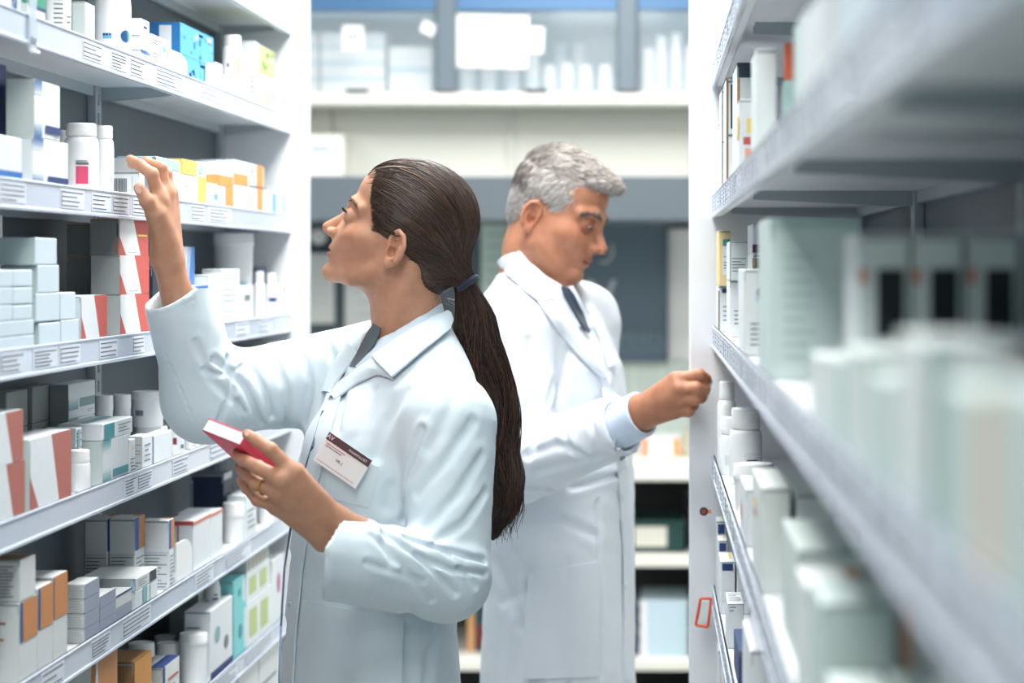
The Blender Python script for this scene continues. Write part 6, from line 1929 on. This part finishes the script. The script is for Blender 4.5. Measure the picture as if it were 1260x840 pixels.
ms_, mfs_ = atn(630, 408, 3.68), np.array([mx_(668), MD, 1.395]) + ML * .16
mcuff = atn(766, 523, 3.505)
mfe = mfs_ + np.array([-.01, .03, -.27]); mfw = mfe + np.array([.03, .01, -.22])
def m_coat0(P):
    d = loft(P, MROWS, MF, ML)
    d = smin(d, cone(P, atn(655, 365, 3.82), ms_, .05, .064), .05)
    d = smin(d, cone(P, atn(655, 365, 3.88), mfs_, .05, .064), .05)
    d = smin(d, smin(cone(P, mfs_, mfe, .075, .062), cone(P, mfe, mfw, .060, .052), .03), .03)
    up = cone(P, ms_, me_, .072, .060)
    fo = cone(P, me_, mcuff + (mcuff - me_) * .2, .062, .049)
    ax = (mcuff - me_) / np.linalg.norm(mcuff - me_)
    fo = np.maximum(fo, (P - mcuff) @ ax)
    d = smin(d, smin(up, fo, .025), .016)
    hol = cone(P, mcuff + (mcuff - me_) * .4, mcuff - (mcuff - me_) * .2, .0435, .041)
    d = smax(d, -hol, .004)
    d = smax(d, -cone(P, atn(664, 318, MD) + [0, 0, .02], atn(668, 372, MD) + [.02, -.01, 0], .071, .058), .006)
    return d
MST = [([(650, 420), (655, 480), (640, 540)], .005, .010), ([(680, 470), (668, 520), (650, 560)], .006, .010), ([(650, 560), (690, 545), (720, 560)], .005, .008), ([(660, 580), (700, 570), (745, 560)], .004, .008),
       ([(690, 520), (700, 545), (696, 575)], .004, .007), ([(725, 512), (735, 540), (732, 566)], .003, .007), ([(640, 600), (700, 600), (770, 580)], .007, .008),
       ([(620, 380), (632, 430), (640, 480)], .003, .008), ([(700, 430), (690, 480), (676, 510)], .004, .012), ([(645, 650), (690, 640), (735, 660)], .003, .012), ([(620, 740), (660, 720), (720, 740)], .0035, .012),
       ([(640, 770), (680, 790), (740, 770)], .003, .012), ([(735, 620), (738, 720), (740, 830)], .004, .009), ([(655, 700), (650, 770), (660, 838)], .003, .012), ([(612, 690), (640, 760), (630, 838)], .004, .012),
       ([(700, 690), (706, 760), (700, 838)], .003, .012), ([(610, 660), (640, 690), (650, 720)], .004, .010), ([(765, 640), (768, 740), (764, 830)], .003, .008), ([(600, 400), (612, 480), (608, 560)], .004, .012)]
MFF = fold_field(MST, m_coat0, 3.3, 4.3)
def m_coat(P):
    d = m_coat0(P) + wob(P, .0018, 34, 8) + wob(P, .0008, 90, 9)
    return apply_folds(d, P, [(a, b * 1.5, c * .9) for (a, b, c) in MFF])
def m_body(P):
    rows = MROWS.copy(); rows[:, 3] -= .032; rows[:, 4] -= .032
    rows = rows[rows[:, 0] > .75]
    d = loft(P, rows, MF, ML)
    d = smin(d, chain(P, [atn(656, 350, MD), atn(658, 420, MD)], [.05, .06]), .03)
    d = smin(d, chain(P, [ms_, me_, me_ + (mw - me_) * .6], [.05, .042, .03]), .03)
    d = smin(d, chain(P, [mfs_, mfe, mfw], [.05, .042, .03]), .03)
    hw = (mfw - mfe) / np.linalg.norm(mfw - mfe)
    d = smin(d, chain(P, [mfw, mfw + hw * .06, mfw + hw * .10 - [0, 0, .02]], [.028, .036, .022]), .015)
    for s in (-1, 1):
        hip = np.array([MBs[0], MBs[1], .86]) + ML * .09 * s
        d = smin(d, chain(P, [hip, hip + [0, 0, -.4], hip + [0, 0, -.76]], [.08, .055, .04]), .03)
    return d
MCH.append(mesh_sdf(m_body, (-.6, 3.45, .06), (.25, 4.3, 1.5), .012))
v, q = merge(MCH)
man = link('person', np_mesh('person_body', v - MBs, q, [SKINM], col=m_tone(v)), None, tuple(MBs))
tag(man, 'grey-haired man in a white lab coat and dark tie looking down at the right shelf', 'person')
mcoat = sdf_part('lab_coat', m_coat, (-.52, 3.40, .58), (.16, 4.20, 1.50), .0046, COATM, man)
C0, C1 = 3.4, 4.2
def mneck(P):
    return smin(m_coat0(P), cone(P, atn(660, 325, MD), atn(664, 375, MD) + [.02, -.01, 0], .064, .074), .012)
patch('shirt_collar', mneck, [(640, 308), (655, 326), (672, 342), (690, 352)], [(632, 318), (648, 340), (668, 362), (689, 382)], C0, C1, M('#d3e0ee', .7, 'cloth'), mcoat, 8, 16, .004, .002)
patch('shirt_front', mneck, [(688, 356), (698, 376), (712, 402)], [(704, 352), (716, 374), (727, 404)], C0, C1, M('#d3e0ee', .7, 'cloth'), mcoat, 6, 12, .003, .002)
patch('necktie', mneck, [(688, 355), (692, 366), (702, 384), (716, 408)], [(698, 356), (704, 364), (713, 384), (722, 410)], C0, C1, M('#15293c', .6, 'cloth'), mcoat, 6, 14, .008, .003)
patch('collar', mneck, [(636, 312), (650, 332), (668, 352), (684, 372)], [(617, 322), (627, 342), (644, 360), (662, 374)], C0, C1, COATM, mcoat, 10, 16, .008, .0035, lambda u, v: .006 * np.sin(u * np.pi))
patch('lapel', m_coat0, [(684, 368), (700, 395), (722, 430), (742, 462)], [(660, 372), (680, 402), (708, 436), (738, 466)], C0, C1, COATM, mcoat, 10, 18, .006, .0035, lambda u, v: .006 * np.sin(u * np.pi))
patch('lapel', m_coat0, [(706, 352), (722, 382), (738, 420), (748, 452)], [(712, 352), (730, 380), (746, 412), (754, 448)], C0, C1, COATM, mcoat, 8, 16, .005, .0035, lambda u, v: .005 * np.sin(u * np.pi))
patch('hip_pocket', m_coat0, [(650, 705), (646, 770), (644, 835)], [(735, 690), (736, 765), (736, 832)], C0, C1, COATM, mcoat, 14, 14, .0036, .003)
patch('placket', m_coat0, [(738, 466), (758, 560), (766, 680), (768, 836)], [(750, 458), (768, 550), (774, 680), (775, 836)], C0, C1, COATM, mcoat, 6, 30, .004, .003)
for (px, py) in ((749, 470), (764, 610), (768, 720)):
    p = march(m_coat0, np.array([float(px)]), np.array([float(py)]), C0, C1)[0]; nr = grad(m_coat0, p[None], .006)[0]
    tube_part('button', [p + nr * .004, p + nr * .0065], .0065, M('#dfe3e8', .3, 'plastic'), mcoat, 16)
# shirt cuff: open tube round the wrist
cax = (mw - me_) / np.linalg.norm(mw - me_)
def m_cuff(P):
    a = mcuff - cax * .02; b = mw - cax * .002
    d = cone(P, a, b + cax * .03, .039, .038)
    d = np.maximum(d, (P - b) @ cax); d = np.maximum(d, -(P - a) @ cax)
    return smax(d, -cone(P, a - cax * .05, b + cax * .05, .0325, .0315), .001)
sdf_part('shirt_cuff', m_cuff, mcuff - .07, mw + .06, .0022, M('#cfdff0', .7, 'cloth'), man)
# vial in the fingers
vb = atn(868.5, 481, 3.447)
vt = tag(link('vial', None, None, tuple(vb)), 'small white vial pinched between the man\'s fingers', 'vial')
vt.rotation_euler = (0, R(18), 0)
m = MB(); m.lathe([(.006, -.016), (.0072, -.014), (.0072, .006), (.005, .010), (.005, .012)], BOTTLE, 16); m.build('body', vt, smooth=True)
m = MB(); m.lathe([(.0058, .012), (.006, .013), (.006, .020), (.0054, .021)], CAPM, 16); m.build('cap', vt, smooth=True)
# hair
GH = [M('#8f8985', .5, 'hair'), M('#c2bfbb', .5, 'hair'), M('#d9d7d4', .5, 'hair'), M('#6b635e', .5, 'hair'), M('#a5998d', .5, 'hair')]
MHL = [(.118, .055), (.100, .034), (.088, .026), (.070, .016), (.062, -.004), (.054, -.028), (.046, -.046), (.034, -.046), (.024, -.030), (.008, -.026), (-.006, -.036), (-.016, -.055), (-.024, -.080), (-.045, -.088), (-.12, -.088), (-.12, .13), (.14, .13), (.14, .03)]
def mvol(Q):
    d = ell(Q, (.012, 0, .002), (.0805, .0755, .0755))
    d = smin(d, ell(Q, (.066, 0, .038), (.044, .050, .026)), .02)
    d = smin(d, ell(Q, (.098, -.010, .040), (.020, .034, .012)), .012)
    d = smin(d, ell(Q, (-.022, 0, -.05), (.038, .052, .045)), .02)
    return d
def m_hair(P):
    Q = mh.to(P)
    d = smax(mvol(Q), poly2d(Q[:, 0], Q[:, 2], MHL) - .003, .010)
    return d + wob(P, .0020, 260, 21) + wob(P, .0012, 520, 22)
mhair = sdf_part('hair', m_hair, mh.O - np.array([.14, .11, .13]), mh.O + np.array([.17, .11, .13]), .0026, GH[0], man)
def on_m(q, extra):
    c = np.array([0., 0, -.02])
    for _ in range(8):
        d = mvol(q) - extra
        dv = q - c; dv = dv / (np.linalg.norm(dv, axis=1, keepdims=True) + 1e-9)
        q = q - dv * d[:, None] * .8
    return q
rs = np.random.RandomState(9)
ps, cl = [], []
sets = {0: [], 1: [], 2: [], 3: [], 4: []}
N = 4200
th_ = rs.uniform(0, 2 * math.pi, N); zz_ = rs.uniform(-1, 1, N)
rr2 = np.sqrt(1 - zz_ ** 2)
s0 = on_m(np.stack([.004 + .08 * rr2 * np.cos(th_), .07 * rr2 * np.sin(th_), .07 * zz_], 1), 0)
ins = poly2d(s0[:, 0], s0[:, 2], MHL) < .004
s0 = s0[ins]
s0 = np.concatenate([s0, on_m(np.stack([rs.uniform(.06, .115, 300), rs.uniform(-.045, .04, 300), rs.uniform(.03, .06, 300)], 1), 0)])
n = 6
top = s0[:, 2] > .025
k_ = len(s0)
dirv = np.where(top[:, None], np.stack([np.full(k_, .8), .15 * rs.normal(size=k_), .25 + .2 * rs.normal(size=k_)], 1), np.stack([-.45 + .2 * rs.normal(size=k_), np.zeros(k_), np.full(k_, -.85)], 1))
ln = np.where(top, rs.uniform(.014, .026, k_), rs.uniform(.008, .014, k_))
tt = np.linspace(0, 1, n)
pp = s0[:, None, :] + dirv[:, None, :] * ln[:, None, None] * tt[None, :, None]
qq = on_m(pp.reshape(-1, 3), 0.0)
nd = qq - np.array([0, 0, -.02]); nd /= np.linalg.norm(nd, axis=1, keepdims=True)
lift = (np.where(top, .0045, .0016)[:, None] * tt[None] + .0003) * rs.uniform(.5, 1.3, k_)[:, None]
qq = (qq + nd * lift.reshape(-1, 1)).reshape(k_, n, 3)
qq[:, :, 2] += np.where(top, .002, 0)[:, None] * np.sin(np.linspace(0, 3, n)[None] + rs.rand(k_)[:, None] * 6)
for i, s in enumerate(s0):
    if s[0] < -.02 and s[2] > -.02: k = rs.choice([0, 3, 3, 3])
    elif s[2] < .02: k = rs.choice([1, 2, 2])
    else: k = rs.choice([0, 0, 1, 3, 4])
    sets[k].append(mh.out(qq[i]))
allp, mi = [], []
order = []
for k in sets:
    for p in sets[k]: order.append((k, p))
def strands_m(name, kp, rad, mats, parent):
    b = wloc(parent); V, Q, MI = [], [], []; o = 0
    for k, p in kp:
        p = np.asarray(p) - b; n = len(p)
        t = np.gradient(p, axis=0); t /= np.linalg.norm(t, axis=1, keepdims=True) + 1e-9
        s = np.cross(t, [.3, .9, .3]); s /= np.linalg.norm(s, axis=1, keepdims=True) + 1e-9
        c = np.cross(t, s); w = rad * np.linspace(1, .3, n)
        for j in range(3):
            V.append(p + (s * math.cos(2.0944 * j) + c * math.sin(2.0944 * j)) * w[:, None])
        a = np.arange(n - 1)
        for j in range(3):
            j2 = (j + 1) % 3
            Q.append(np.stack([o + j * n + a, o + j2 * n + a, o + j2 * n + a + 1, o + j * n + a + 1], 1))
        MI.append(np.full((n - 1) * 3, k)); o += 3 * n
    return link(name, np_mesh(name, np.concatenate(V), np.concatenate(Q), mats, True, np.concatenate(MI)), parent)
eyeball(mh, (1.0, .02, -.45), man, M('#2c3a40', .15, 'eye'))
strands_m('hair_strands', order, .0008, GH, mhair)
brow('eyebrow', [(.107, .012, -.0195), (.105, .026, -.0135), (.092, .044, -.0165), (.082, .050, -.022)], 150, .009, [M('#4c443f', .6, 'hair'), GH[3]], mh, True, man, .0006, .002)  # dark brow hair, its colour also deepened for the shaded eye region
leg_parts(man, MBs, MF, ML, .88, .84, M('#2c3138', .8, 'cloth'))
